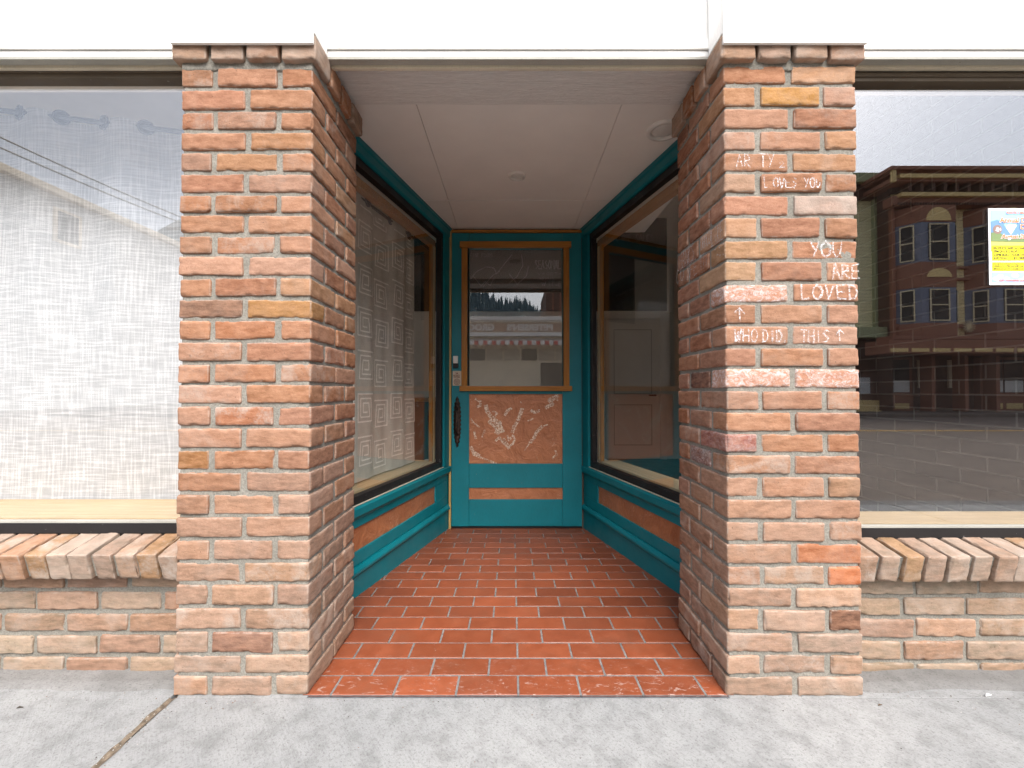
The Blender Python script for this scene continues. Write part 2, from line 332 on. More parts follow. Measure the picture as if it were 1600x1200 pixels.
# ------------------------------------------------------------------ bricks as real worn blocks
PAL = [(0.275, 0.144, 0.083), (0.292, 0.177, 0.127), (0.283, 0.160, 0.104), (0.264, 0.131, 0.082), (0.307, 0.192, 0.140), (0.292, 0.177, 0.104), (0.267, 0.147, 0.104), (0.299, 0.167, 0.104), (0.267, 0.131, 0.074)]
class Bricks:
    def __init__(s): s.V = []; s.F = []; s.n = 0; s.col = []; s.aux = []; s.edge = []
    def grid(s, h, cell, r):
        n = max(1, int(round(2 * (h - r) / cell))); a = list(np.linspace(-(h - r), h - r, n + 1)); return [-h, -h + r * .35] + a + [h - r * .35, h]
    def brick(s, x0, x1, y0, y1, z0, z1, col, eff=.2, chalk=0., cell=.0085, r=.005, rough=1., tilt=0., rot=None, jit=.0015):
        c = np.array([(x0 + x1) / 2, (y0 + y1) / 2, (z0 + z1) / 2]); h = np.array([(x1 - x0) / 2, (y1 - y0) / 2, (z1 - z0) / 2])
        ax = [s.grid(h[i], cell if i != 1 or h[1] < .2 else .03, r) for i in range(3)]; V = []; idx = {}; F = []
        def vid(p):
            if p not in idx: idx[p] = len(V); V.append((ax[0][p[0]], ax[1][p[1]], ax[2][p[2]]))
            return idx[p]
        N = [len(a) - 1 for a in ax]
        for k in range(3):
            i, j = [(1, 2), (2, 0), (0, 1)][k]
            for side in (0, N[k]):
                for a in range(N[i]):
                    for b in range(N[j]):
                        q = []
                        for da, db in ((0, 0), (1, 0), (1, 1), (0, 1)):
                            p = [0, 0, 0]; p[k] = side; p[i] = a + da; p[j] = b + db; q.append(vid(tuple(p)))
                        F.append(q if side else q[::-1])
        V = np.array(V); Q = np.clip(V, -(h - r), h - r); D = V - Q; L = np.linalg.norm(D, axis=1); nrm = D / np.maximum(L, 1e-9)[:, None]
        cnt = (np.abs(D) > r * .2).sum(1); eg = np.clip(cnt - 1, 0, 1).astype(float)
        P = Q + nrm * r
        W_ = P + c; sd = RNG.random(3) * 50
        d = vnoise(W_ * 26 + sd) * .0014 * rough + vnoise(W_ * 85 + sd) * .0009 * rough
        ero = eg * np.clip(vnoise(W_ * 62 + sd + 9) - .1, 0, 1) * .0055 * rough
        P = P + nrm * (d - ero)[:, None]
        P[:, 2] += vnoise(np.c_[W_[:, 0] * 9, W_[:, 1] * 9, W_[:, 2] * 0] + sd) * .0008 * rough
        a = RNG.normal(0, .006, 3) * rough
        if tilt: a[0] += tilt
        Rm = np.array((Matrix.Rotation(a[2], 3, 'Z') @ Matrix.Rotation(a[1], 3, 'Y') @ Matrix.Rotation(a[0], 3, 'X')))
        P = P @ Rm.T + c + RNG.normal(0, jit, 3) * np.array([.6, 1, .4])
        o = s.n; s.V.append(P); s.F += [[i + o for i in f] for f in F]; s.n += len(P)
        j = 1 + RNG.normal(0, .10); k = RNG.normal(0, .04)
        cc = (max(.01, col[0] * j), max(.01, col[1] * j * (1 + k)), max(.01, col[2] * j * (1 + 2 * k)), 1)
        s.col.append(np.tile(cc, (len(P), 1))); s.aux.append(np.tile((eff, RNG.random(), chalk, 1), (len(P), 1))); s.edge.append(eg)
    def build(s, name, mat, parent, loc=(0, 0, 0)):
        V = np.concatenate(s.V) - np.array(loc); me = bpy.data.meshes.new(name); me.from_pydata(V.tolist(), [], s.F)
        for nm, arr, ty in (('bcol', s.col, 'FLOAT_COLOR'), ('aux', s.aux, 'FLOAT_COLOR')):
            at = me.attributes.new(nm, ty, 'POINT'); at.data.foreach_set('color', np.concatenate(arr).astype(np.float32).ravel())
        at = me.attributes.new('edge', 'FLOAT', 'POINT'); at.data.foreach_set('value', np.concatenate(s.edge).astype(np.float32))
        me.materials.append(mat); me.shade_smooth()
        o = bpy.data.objects.new(name, me); C.objects.link(o); o.parent = parent; return o
def mortar_block(x0, x1, y0, y1, z0, z1, parent, loc, cell=.014, amp=.0018, name='mortar'):
    b = Bricks(); b.brick(x0, x1, y0, y1, z0, z1, (.3, .3, .3), cell=cell, r=.004, rough=0, jit=0)
    P = b.V[0]; c = np.array([(x0 + x1) / 2, (y0 + y1) / 2, (z0 + z1) / 2]); h = np.array([(x1 - x0) / 2, (y1 - y0) / 2, (z1 - z0) / 2])
    n = (P - c) / h; n = np.where(np.abs(n) > .97, np.sign(n), 0); n /= np.maximum(np.linalg.norm(n, axis=1), 1)[:, None]
    b.V[0] = P + n * (vnoise(P * 30) * amp + vnoise(P * 90) * amp * .5)[:, None]
    return b.build(name, M['mortar'], parent, loc)

def wcol(z):       # the bricks near the pavement are paler and greyer with dust and salts
    c = np.array(random.choice(PAL)); t = min(1, max(0, (.85 - z) / .65)) * random.uniform(.65, .95)
    return tuple(c * (1 - t) + np.array((.285, .235, .19)) * t)

LROWS = [1.995, 1.926, 1.853, 1.787, 1.721, 1.653, 1.584, 1.520, 1.453, 1.387, 1.317, 1.25, 1.182, 1.112, 1.043, .975, .907, .838, .767, .698, .627, .556, .484, .413, .343, .271, .197, .122, .056, -.014]
RROWS = [2.003, 1.936, 1.864, 1.791, 1.721, 1.653, 1.584, 1.512, 1.438, 1.37, 1.299, 1.233, 1.163, 1.094, 1.027, .957, .888, .819, .752, .684, .611, .542, .472, .401, .333, .265, .19, .122, .055, -.014]
DEP = .4026
def pillar(X0, X1, rows, parity, label, special, side_special, inner):
    t = thing('brick_pillar', label, 'brick pillar', ((X0 + X1) / 2, DEP / 2, 0), group='brick pillars either side of the entrance')
    loc = tuple(t.location); b = Bricks(); Wd = X1 - X0; j = .016
    for i in range(len(rows) - 1):
        z1 = rows[i]; z0 = rows[i + 1] + .0108
        dx = .006 if i > 26 else 0
        A = (i % 2 == parity); q = .100 + random.uniform(-.003, .003); hm = DEP / 2; hw = Wd / 2 + random.uniform(-.004, .004)
        L = []
        if A:
            L = [(0, q, 0, hm - j / 2, 'f0'), (0, q, hm + j / 2, DEP, 's'), (Wd - q, Wd, 0, hm - j / 2, 'f2'), (Wd - q, Wd, hm + j / 2, DEP, 's'),
                 (q + j, Wd - q - j, 0, q, 'f1'), (q + j, Wd - q - j, DEP - q, DEP, 's')]
        else:
            L = [(0, hw - j / 2, 0, q, 'f0'), (hw + j / 2, Wd, 0, q, 'f1'), (0, hw - j / 2, DEP - q, DEP, 's'), (hw + j / 2, Wd, DEP - q, DEP, 's'),
                 (0, q, q + j, DEP - q - j, 'sl'), (Wd - q, Wd, q + j, DEP - q - j, 'sr')]
        for (a0, a1, b0, b1, tg) in L:
            z = (z0 + z1) / 2; col = wcol(z); eff = random.choice([0, .08, .15, .25, .55]) + max(0, .5 - z) * .5; ch = 0
            sp = special.get((i, tg))
            if sp: col, eff, ch = sp
            elif tg in ('s', 'sl', 'sr'):
                col = tuple(np.array(col) * (np.array((.88, .79, .77)) if inner == 'left' else .92)); sp = side_special.get(i)  # side bricks toned darker: the shade on these faces is in their colour
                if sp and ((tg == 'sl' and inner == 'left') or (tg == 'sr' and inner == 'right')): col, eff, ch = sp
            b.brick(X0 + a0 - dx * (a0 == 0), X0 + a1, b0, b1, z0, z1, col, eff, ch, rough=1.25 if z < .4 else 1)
    b.build('shaft_bricks', M['brick'], t, loc)
    mortar_block(X0 + .0058, X1 - .0058, .0058, DEP - .0058, -.03, 2.03, t, loc)
    # projecting cap course
    cb = Bricks(); e = .018; xs = np.linspace(X0 - e, X1 + e, 5); j2 = .012
    for k in range(4):
        for (b0, b1) in ((-e, .10), (DEP + e - .11, DEP + e)):
            cb.brick(xs[k] + j2 / 2 * (k > 0), xs[k + 1] - j2 / 2 * (k < 3), b0, b1, 2.012, 2.09, random.choice([(0.294, 0.229, 0.179), (0.277, 0.194, 0.147), (0.311, 0.251, 0.207), (0.277, 0.167, 0.115)]), .6, rough=1.2, r=.0055)
    ys = np.linspace(.10 + j2, DEP + e - .11 - j2, 3)
    for k in range(2):
        for (a0, a1) in ((X0 - e, X0 + .1), (X1 - .1, X1 + e)):
            cb.brick(a0, a1, ys[k] + j2 / 2 * k, ys[k + 1] - j2 / 2 * (1 - k), 2.012, 2.09, random.choice([(.34, .15, .08), (.30, .13, .06), (.38, .22, .14)]), .5, rough=1.6, r=.006)
    cp = cb.build('cap_course', M['brick'], t, loc)
    mortar_block(X0 + .001, X1 - .001, .001, DEP - .001, 1.99, 2.085, cp, (0, 0, 0), amp=.005, name='cap_mortar').location = (-loc[0], -loc[1], 0)
    return t

XL0, XL1, XR0, XR1 = -1.0632, -.642, .6816, 1.1059
BR, WHT = (.12, .065, .045), (.42, .22, .15)
pl = pillar(XL0, XL1, LROWS, 0, 'orange brick pillar left of the entrance with no chalk writing on its front', {
    (11, 'f0'): ((0.186, 0.119, 0.088), .1, 0), (18, 'f0'): ((0.226, 0.119, 0.045), .1, 0), (11, 'f1'): ((0.289, 0.175, 0.071), .1, 0), (26, 'f1'): ((0.206, 0.119, 0.088), .1, 0), (28, 'f0'): ((0.289, 0.190, 0.132), .4, 0),
    (16, 'f1'): ((0.295, 0.135, 0.079), .8, 0)}, {8: ((0.343, 0.333, 0.318), .9, .75), 10: ((0.206, 0.158, 0.132), .5, .1)}, 'right')
pr = pillar(XR0, XR1, RROWS, 1, 'orange brick pillar right of the entrance with white chalk writing on it', {
    (10, 'f0'): (WHT, .3, .95), (14, 'f0'): (WHT, .3, .9), (14, 'f1'): (WHT, .3, .9), (25, 'f2'): (BR, .05, 0), (24, 'f1'): ((0.357, 0.261, 0.194), .3, 0), (1, 'f1'): ((0.357, 0.190, 0.053), .2, 0),
    (22, 'f1'): ((0.316, 0.135, 0.071), .2, 0), (23, 'f2'): ((0.378, 0.127, 0.053), .1, 0), (17, 'f0'): ((0.233, 0.087, 0.071), .5, .25), (7, 'f0'): ((0.323, 0.206, 0.132), .1, 0), (9, 'f0'): ((0.316, 0.206, 0.124), 0, 0),
    (5, 'f0'): ((0.343, 0.254, 0.194), .1, 0), (6, 'f1'): ((0.343, 0.285, 0.247), .7, 0), (8, 'f0'): ((0.329, 0.198, 0.106), 0, 0), (8, 'f1'): ((0.316, 0.175, 0.114), .1, 0), (10, 'f1'): ((0.316, 0.175, 0.114), .1, 0)},
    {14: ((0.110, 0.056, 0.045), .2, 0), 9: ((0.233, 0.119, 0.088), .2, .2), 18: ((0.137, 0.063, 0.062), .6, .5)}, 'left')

# ------------------------------------------------------------------ chalk writing on the right pillar
GL = {'A': [[(0, 0), (.5, 1), (1, 0)], [(.2, .4), (.85, .4)]], 'C': [[(.95, .85), (.5, 1), (.1, .6), (.15, .2), (.5, 0), (.95, .15)]], 'D': [[(.1, 0), (.1, 1)], [(-.05, 1), (.7, .95), (1, .5), (.7, .05), (0, 0)]],
      'E': [[(.95, 1), (.1, .95), (.1, 0), (1, .03)], [(.1, .5), (.8, .52)]], 'F': [[(.9, 1), (.1, .95), (.1, 0)], [(.1, .5), (.7, .5)]], 'H': [[(.05, 0), (.05, 1)], [(.95, 0), (.9, 1)], [(.05, .5), (.95, .5)]],
      'I': [[(.5, 0), (.5, 1)]], 'K': [[(.1, 0), (.1, 1)], [(.9, 1), (.1, .45), (1, 0)]], 'L': [[(.1, 1), (.12, 0), (.9, .03)]], 'N': [[(.05, 0), (.05, 1), (.95, 0), (.95, 1)]],
      'M': [[(0, 0), (.1, 1), (.5, .3), (.9, 1), (1, 0)]], 'O': [[(.5, 1), (.12, .8), (.03, .45), (.2, .08), (.55, 0), (.9, .2), (.97, .6), (.8, .93), (.5, 1)]], 'R': [[(.1, 0), (.1, 1), (.8, .9), (.8, .55), (.1, .48), (.95, 0)]],
      'S': [[(.9, .9), (.4, 1), (.12, .75), (.85, .35), (.6, .02), (.1, .08)]], 'T': [[(.5, 0), (.5, 1)], [(0, 1), (1, .98)]], 'U': [[(.05, 1), (.1, .3), (.4, 0), (.8, .15), (.95, 1)]], 'V': [[(.05, 1), (.45, 0), (.95, 1)]],
      'W': [[(0, 1), (.25, 0), (.5, .75), (.72, 0), (1, 1)]], 'Y': [[(.05, 1), (.5, .5)], [(.95, 1), (.35, 0)]], '2': [[(.1, .8), (.5, 1), (.85, .75), (.1, 0), (.95, .03)]], '^': [[(.1, .6), (.5, 1), (.95, .55)], [(.5, 1), (.55, 0)]],
      'P': [[(.1, 0), (.1, 1), (.85, .9), (.8, .5), (.1, .45)]], ',': [[(.4, .1), (.3, -.1)]], 'G': [[(.95, .85), (.5, 1), (.1, .6), (.15, .2), (.5, 0), (.95, .2), (.95, .45), (.6, .45)]], '.': [[(.45, .0), (.5, .06)]], ' ': []}
def chalk(mb, s, a0, a1, b0, b1, w, fn, rnd=random.Random(3), gap=.22):
    n = len(s); cw = (a1 - a0) / (n + gap * (n - 1))
    for i, ch in enumerate(s):
        for k in range(2):
            for st in GL.get(ch, []):
                pts = [(a0 + cw * (1 + gap) * i + x * cw + rnd.gauss(0, w * .3), b0 + y * (b1 - b0) + rnd.gauss(0, w * .3)) for x, y in st]
                mb.ribbon(pts, w * rnd.uniform(.5, .95), fn)
lp = tuple(pr.location)
ff = lambda a, b: (a - lp[0], -.0044 - _J - lp[1], b)
cw = MB()
def cf(s, u0, u1, v0, v1, w=.0045, gap=.22):
    a0, b1 = at_y(u0, v0, 0); a1, b0 = at_y(u1, v1, 0); chalk(cw, s, a0, a1, b0, b1, w, ff, gap=gap)
cf('YOU', 1264, 1313, 379, 401, .006); cf('ARE', 1298, 1341, 414, 436, .0055); cf('LOVED', 1249, 1339, 446, 468, .006, .3)
cf('^', 1146, 1162, 481, 501, .005); cf('WHO', 1146, 1183, 515, 534, .0045); cf('DID,', 1190, 1231, 516, 534, .0045); cf('THIS', 1250, 1294, 516, 535, .0045); cf('^', 1304, 1317, 515, 532, .0045)
cf('AR TY', 1149, 1208, 242, 262, .0035); cf('2', 1216, 1225, 254, 263, .003); cf('L', 1192, 1200, 276, 294, .004); cf('OVES YOU', 1207, 1281, 279, 294, .0038)
cw.build('chalk_writing', M['chalk'], pr)
cs = MB(); fs = lambda a, b: (XR0 - .0036 - _J - lp[0], -a - lp[1], b)
def csd(s, u0, u1, v0, v1, w=.0035):
    y0, z1 = at_x(u0, v0, XR0); y1, z0 = at_x(u1, v1, XR0); chalk(cs, s, -y0, -y1, z0, z1, w, fs)
csd('LIKE', 1113, 1131, 358, 374); csd('CHOCO', 1096, 1112, 372, 380); csd('THANKS', 1059, 1086, 400, 406); csd('CO', 1058, 1070, 424, 437); csd('NFE', 1075, 1090, 414, 428); csd('TTI', 1095, 1107, 401, 416)
for u, v in ((1119, 390), (1126, 387), (1132, 381), (1123, 398), (1127, 399), (1132, 397)):
    y, z = at_x(u, v, XR0); cs.ribbon([(-y - .003, z), (-y + .003, z)], .006, fs)
cs.build('chalk_writing', M['chalk'], pr)

# ------------------------------------------------------------------ low brick walls under the shop windows, with brick-on-edge sill
def sill_wall(x0, x1, rows, joints, label, tops, seed):
    random.seed(seed); xc = (x0 + x1) / 2
    t = thing('low_brick_wall', label, 'brick wall', (xc, .2, 0), group='low brick walls under the shop windows'); loc = (xc, .2, 0)
    b = Bricks()
    for i in range(len(rows) - 1):
        z1, z0 = rows[i], rows[i + 1] + .015; off = joints[i % 2]; k0 = math.floor((x0 - off) / .2155)
        xa = off + k0 * .2155
        while xa < x1:
            a0, a1 = max(xa + .006, x0), min(xa + .2155 - .006, x1)
            if a1 - a0 > .02:
                c = random.choice([(0.295, 0.256, 0.198), (0.279, 0.243, 0.184), (0.287, 0.234, 0.179), (0.256, 0.224, 0.179), (0.279, 0.202, 0.152), (0.247, 0.170, 0.129)]); 
                b.brick(a0, a1, .11, .21, z0, z1, c, random.choice([.1, .2, .35, .6 if seed == 2 else .3]), rough=1.3)
            xa += .2155
    b.build('wall_bricks', M['brick'], t, loc); mortar_block(x0, x1, .117, .30, -.03, .40, t, loc, cell=.02)
    sb = Bricks(); n = int(round((x1 - x0) / .073)); ft, bt = tops; til = math.atan2(bt - ft, .115)
    for k in range(n):
        a = x0 + (x1 - x0) * (k + .5) / n; w = .0305 + random.uniform(-.0015, .0015)
        cy = .115; cz = ft + (cy - .03) * math.tan(til) - .0455 + .002
        c = random.choice([(0.287, 0.251, 0.212), (0.272, 0.215, 0.170), (0.279, 0.180, 0.120), (0.247, 0.220, 0.198), (0.312, 0.278, 0.239), (0.272, 0.189, 0.110)])
        sb.brick(a - w, a + w, cy - .09, cy + .09, cz - .045, cz + .045, c, random.choice([.4, .7, .9]), rough=1.2, tilt=til, r=.0035, jit=.002)
    s_ = sb.build('sill_bricks', M['brick'], t, loc)
    pr_ = [(.050, ft - .080), (.031, ft - .008), (.21, ft - .006 + .17 * math.tan(til)), (.21, ft - .08)]
    MB().prism([(p - .2, q) for p, q in pr_], x0 - xc, x1 - xc).build('sill_mortar', M['mortar'], t)
    return t
sill_wall(-3.1, XL0 - .002, [.345, .271, .197, .124, .050, -.02], (-1.738 + .2155, -1.624 + .2155), 'low brick wall with brick-on-edge sill under the left shop window', (.432, .463), 1)
sill_wall(XR1 + .002, 3.1, [.322, .250, .180, .105, .030, -.045], (1.374, 1.33), 'low brick wall with brick-on-edge sill under the right shop window, its bricks patched with pale mortar', (.426, .450), 2)
random.seed(7)
for sgn, a0, a1 in ((-1, -3.1, XL0), (1, XR1, 3.1)):       # rough mortar fillet at the foot of each wall
    n = 120; P = []; F = []
    for i in range(n + 1):
        x = a0 + (a1 - a0) * i / n; k = float(vnoise(np.array([[x * 4, sgn, 0]]))[0]) * .012 + float(vnoise(np.array([[x * 17, sgn, 5]]))[0]) * .006
        for (y, z) in ((.025 + k * 1.6, -.012), (.03 + k * 1.6, .006), (.07, .008 + k * .3), (.112, .012 + k * .5), (.13, .014)): P.append((x, y, z))
    for i in range(n):
        for j in range(4): F.append((i * 5 + j, (i + 1) * 5 + j, (i + 1) * 5 + j + 1, i * 5 + j + 1))
    tag(MB().add(P, F).build('mortar_fillet', M['curbmix'], smooth=True), ('rough grey mortar strip at the foot of the low wall ' + ('under the left window' if sgn < 0 else 'under the right window')), 'mortar strip')

# ------------------------------------------------------------------ pavement, tiled floor, road
def struct(mb, name, mat, **k): return tag(mb.build(name, mat, **k), kind='structure')
sw = MB()
xs = [-14, -9.5, -5.3, -1.061, 3.2, 7.4, 14]
for i in range(len(xs) - 1): sw.box(xs[i] + .008, xs[i + 1] - .008, -2.0, -.010 if -1.07 < xs[i] < 3 else .06, -.15, 0)
sw.box(-1.05, XL1 - .0, -.012, .05, -.15, -.0015); sw.box(XR0, 3.19, -.012, .05, -.15, -.0015)
struct(sw, 'sidewalk', M['concrete'], bevel=.006)
struct(MB().box(-14, 14, -2.0, .3, -.2, -.016), 'joint_dirt_bed', M['dirt'])
struct(MB().box(-14, 14, -2.16, -2.004, -.4, -.004), 'kerb', M['curbmix'], bevel=.012)
struct(MB().box(XL1 - .01, XR0 + .01, -.0105, -.001, -.1, -.003), 'floor_edge', M['mastic'])
struct(MB().quad((-600, -900, -.30), (600, -900, -.30), (600, 60, -.30), (-600, 60, -.30)), 'ground', simple('far_ground', (.14, .13, .11), .95, .2, .05, 0))
struct(MB().quad((-120, -16.4, -.14), (120, -16.4, -.14), (120, -2.15, -.14), (-120, -2.15, -.14)), 'road', M['asphalt'])
struct(MB().quad((-120, -10.4, -.136), (120, -10.4, -.136), (120, -10.25, -.136), (-120, -10.25, -.136)), 'road_line', solid('yellow_road_paint', (.65, .36, .03)))
struct(MB().box(-120, 120, -18.6, -16.4, -.3, 0), 'far_sidewalk', M['asphalt'], bevel=.02)

P = []; F = []
for i in range(61):
    y = -.012 - 1.98 * (i / 60) ** 1.6; w0 = .010 + .006 * float(vnoise(np.array([[y * 40, 0, 3]]))[0]); w1 = .010 + .006 * float(vnoise(np.array([[y * 40, 7, 3]]))[0])
    P += [(-1.061 - w0, y, .0012), (-1.061, y, -.004), (-1.061 + w1, y, .0012)]
for i in range(60): F += [(i * 3, i * 3 + 3, i * 3 + 4, i * 3 + 1), (i * 3 + 1, i * 3 + 4, i * 3 + 5, i * 3 + 2)]
struct(MB().add(P, F), 'joint_dirt', M['dirt'])
FS = -.0301
tl = Bricks(); tp = .1016; tw = .1975
for k in range(19):
    y0 = k * tp; lo, hi = (-.66, .70) if y0 < .36 else (-.82, .90); off = .02 if k % 2 == 0 else .1175
    x = off + math.floor((lo - off) / tw) * tw
    while x < hi:
        a0, a1 = max(x + .0035, lo), min(x + tw - .0035, hi)
        if a1 - a0 > .02:
            P = np.array([(a, b, FS * b + z) for z, e in ((-.02, 0), (-.0012, 0), (0, .0016)) for a, b in ((a0 + e, y0 + .003 + e), (a1 - e, y0 + .003 + e), (a1 - e, y0 + tp - .003 - e), (a0 + e, y0 + tp - .003 - e))])
            P[8:, 2] += RNG.normal(0, .0004)
            o = tl.n; tl.V.append(P); tl.n += 12
            tl.F += [[o + i for i in f] for f in [(8, 9, 10, 11)] + [(l * 4 + i, l * 4 + (i + 1) % 4, l * 4 + 4 + (i + 1) % 4, l * 4 + 4 + i) for l in (0, 1) for i in range(4)]]
            j = 1 + RNG.normal(0, .07); c = random.choice([(.25, .066, .027), (.27, .072, .030), (.23, .062, .027)])
            tl.col.append(np.tile((c[0] * j, c[1] * j, c[2] * j, 1), (12, 1))); tl.aux.append(np.zeros((12, 4))); tl.edge.append(np.zeros(12))
        x += tw
fl = tl.build('floor', M['tile'], None); fl.data.shade_flat(); tag(fl, kind='structure')
struct(MB().add([(-.66, .0, -.0012), (.70, .0, -.0012), (.70, .42, FS * .42 - .0012), (-.66, .42, FS * .42 - .0012)], [(0, 1, 2, 3)]).add([(-.9, .42, FS * .42 - .0012), (.95, .42, FS * .42 - .0012), (.95, 1.95, FS * 1.95 - .0012), (-.9, 1.95, FS * 1.95 - .0012)], [(0, 1, 2, 3)]), 'floor_grout', M['grout'])

# ------------------------------------------------------------------ fascia, trims, soffit
H = 2.1676
fa = thing('fascia', 'white painted wooden fascia running across above the pillars and windows', 'fascia', (0, .09, 2.09))
lf = lambda mb: MB().add([(x, y - .09, z - 2.09) for x, y, z in mb.v], mb.f, 0)
fb = MB(); fb.box(-9, 9, .085, .12, 2.098, 2.118); fb.box(-9, 9, .078, .12, 2.121, 2.155); fb.box(-9, 9, .085, .12, 2.158, 2.42)
for x0, x1 in ((XL0 - .015, XL1 + .015), (XR0 - .015, XR1 + .015)): fb.box(x0, x1, -.032, -.021, 2.053, 2.42); fb.box(x0, x1, -.0205, .077, 2.093, 2.42)
lf(fb).build('fascia_board', M['white'], fa, bevel=.003)
lf(MB().box(-9, 9, .083, .112, 2.088, 2.0965)).build('drip_edge', M['greypaint'], fa, bevel=.001)
lf(MB().box(-9, 9, .1125, .1275, 2.079, 2.096)).build('bead', M['cream'], fa, bevel=.003)
lf(MB().box(-9, 9, .085, .30, 2.423, 5.2)).build('upper_wall', M['white'], fa)
be = MB()
for k in range(2): be.box(XL1 - .02, XR0 + .02, .128 + k * .1235, .128 + (k + 1) * .1235 - .0015, 2.122, 2.4)
tag(be.build('soffit_beam', M['sawn'], bevel=.0015), 'rough sawn painted beam over the entrance, between the two brick pillars', 'beam')
cp_ = MB(); ys = [.375, 1.379, 1.95]; xa = [-.9, -.404, .464, .98]
for i in range(3):
    for j in range(2): cp_.box(xa[i] + .0012, xa[i + 1] - .0012, ys[j] + .0012, ys[j + 1] - .0012, H, H + .02)
struct(cp_, 'ceiling', M['ceil'], bevel=.001)
struct(MB().box(-.7, .75, 1.375, 1.383, H - .0022, H - .0004), 'ceiling_joint', M['white'])
struct(MB().box(-.95, 1.03, .37, 2.0, H + .021, H + .05), 'ceiling_backing', M['white'])

def clight(name, x, y, r, label, inner):
    t = thing(name, label, 'ceiling light', (x, y, H))
    MB().ring([(r, 0), (r * 1.0, -.004), (r * .93, -.0115), (r * .80, -.013), (r * .72, -.010), (r * .70, .0)], 0, 0, 0, 48).build('trim_ring', M['plastic'], t, smooth=True)
    MB().ring([(.0001, -.0062 if inner else -.004), (r * .4, -.0068 if inner else -.0042), (r * .62, -.004), (r * .66, 0)], 0, 0, 0, 40).build('diffuser', M['plastic'], t, smooth=True)
clight('recessed_light', .029, 1.055, .050, 'small round recessed light in the middle of the entrance ceiling', True)
clight('recessed_light', .706, .623, .082, 'larger round white ceiling light beside the cap of the right pillar', True)

# ------------------------------------------------------------------ splayed side windows of the entrance
def side_window(s, ox, slope, label):
    oy = 1.8723; ux, uy = s * slope, -1.0; L = math.hypot(ux, uy); ux /= L; uy /= L
    t = thing('side_window', label, 'shop window', (ox, oy, 0), math.atan2(uy, ux), group='splayed side windows of the entrance')
    sg = -s           # local +y faces the entrance on the left wall, -y on the right wall
    Lw = (1.8723 - .16) * L
    def bx(mb, u0, u1, d0, d1, z0, z1, mi=0): return mb.box(u0, u1, sg * d0, sg * d1, z0, z1, mi)
    k = MB(); bx(k, 0, Lw, -.06, .0, -.12, .084); k.build('kick_board', M['teal'], t, bevel=.002)
    k = MB(); k.prism([(sg * p, q) for p, q in ((-.05, .0845), (.010, .0845), (.016, .092), (.016, .104), (.004, .122), (-.05, .124))], 0, Lw); k.build('base_moulding', M['teal'], t, bevel=.0015)
    k = MB(); bx(k, 0, Lw, -.055, -.004, .1245, .188); bx(k, 0, .24, -.055, -.004, .1885, .303); bx(k, 0, Lw, -.055, -.004, .3035, .343); bx(k, 1.42, Lw, -.055, -.004, .1885, .303); k.build('panel_frame', M['teal'], t, bevel=.004)
    k = MB(); bx(k, .238, 1.425, -.05, -.014, .187, .305); k.build('copper_panel', M['copper'], t)
    k = MB(); k.prism([(sg * p, q) for p, q in ((-.06, .3435), (.0, .3435), (.006, .355), (.02, .366), (.022, .402), (.0, .410), (-.06, .4105))], 0, Lw); k.build('sill_cap', M['teal'], t, bevel=.0015)
    k = MB(); bx(k, 0, Lw, -.002, .0055, .4108, .4145); k.build('caulk_line', M['cream'], t)
    k = MB(); bx(k, 0, .115, -.06, .008, .4108, 2.088); k.build('corner_post', M['teal'], t, bevel=.003)
    k = MB(); k.prism([(sg * p, q) for p, q in ((-.06, 2.089), (.004, 2.089), (.012, 2.10), (.012, 2.138), (.02, 2.145), (.02, H - .001), (-.06, H - .001))], 0, Lw); k.build('header_rail', M['teal'], t, bevel=.002)
    k = MB(); bx(k, .116, Lw, -.045, -.006, .4148, .452); bx(k, .116, Lw, -.045, -.006, 2.048, 2.0885); bx(k, .116, .146, -.045, -.006, .4525, 2.0475); k.build('frame', M['black'], t, bevel=.002)
    k = MB(); bx(k, .12, Lw - .02, -.032, -.028, .45, 2.05); k.build('glass', M['glassd'], t)
    k = MB(); bx(k, .15, Lw, -.095, -.05, 1.985, 2.03); bx(k, .188, .202, -.075, -.048, .463, 1.984); bx(k, .150, .160, -.075, -.048, .463, 1.984); k.build('inner_trim', M['honey'], t, bevel=.002)
    k = MB(); bx(k, .1605, .1875, -.078, -.046, .463, 1.984); k.build('inner_post', M['pinev'], t, bevel=.002)
    k = MB(); bx(k, .15, Lw, -.20, -.048, .44, .462); k.build('inner_sill', M['pine'], t, bevel=.002)
    k = MB(); bx(k, -.05, Lw, -.20, -.0605, -.1, .438); bx(k, -.05, Lw, -.20, -.061, 2.09, 3.9); k.build('stud_wall', M['intw'], t)
    return t, sg, Lw
tL, sgL, LwL = side_window(-1, -.4653, .2343, 'black framed side window left of the door, patterned taupe curtain behind its glass')
tR, sgR, LwR = side_window(1, .5271, .2446, 'black framed side window right of the door, bare glass showing the empty shop')

# curtain behind the left side window
def plane_pt(t, u, d, z, sg):
    c, s = math.cos(t.rotation_euler.z), math.sin(t.rotation_euler.z); return (t.location.x + c * u - s * sg * d, t.location.y + s * u + c * sg * d, z)
cu = thing('curtain', 'taupe curtain with raised square spirals behind the left side window', 'curtain', plane_pt(tL, .82, -.15, .45, sgL), tL.rotation_euler.z)
k = MB(); nu, nz = 90, 30; u0, u1 = -.56, .72
fold = lambda u: .013 * math.sin(u * 15.5) * .9 + .004 * math.sin(u * 47)
def cpt(u, z): return (u, fold(u) * (.55 + .45 * z / 1.5) + .004 * math.sin(z * 3 + u * 9), z - .45 + .45)
P = []; F = []
for i in range(nu + 1):
    for j in range(nz + 1):
        u = u0 + (u1 - u0) * i / nu; z = .02 + 1.60 * j / nz; x, y, zz = cpt(u, z)
        x += .008 * math.sin(z * 4) * (1 if i < 4 else 0); P.append((x, y, zz))
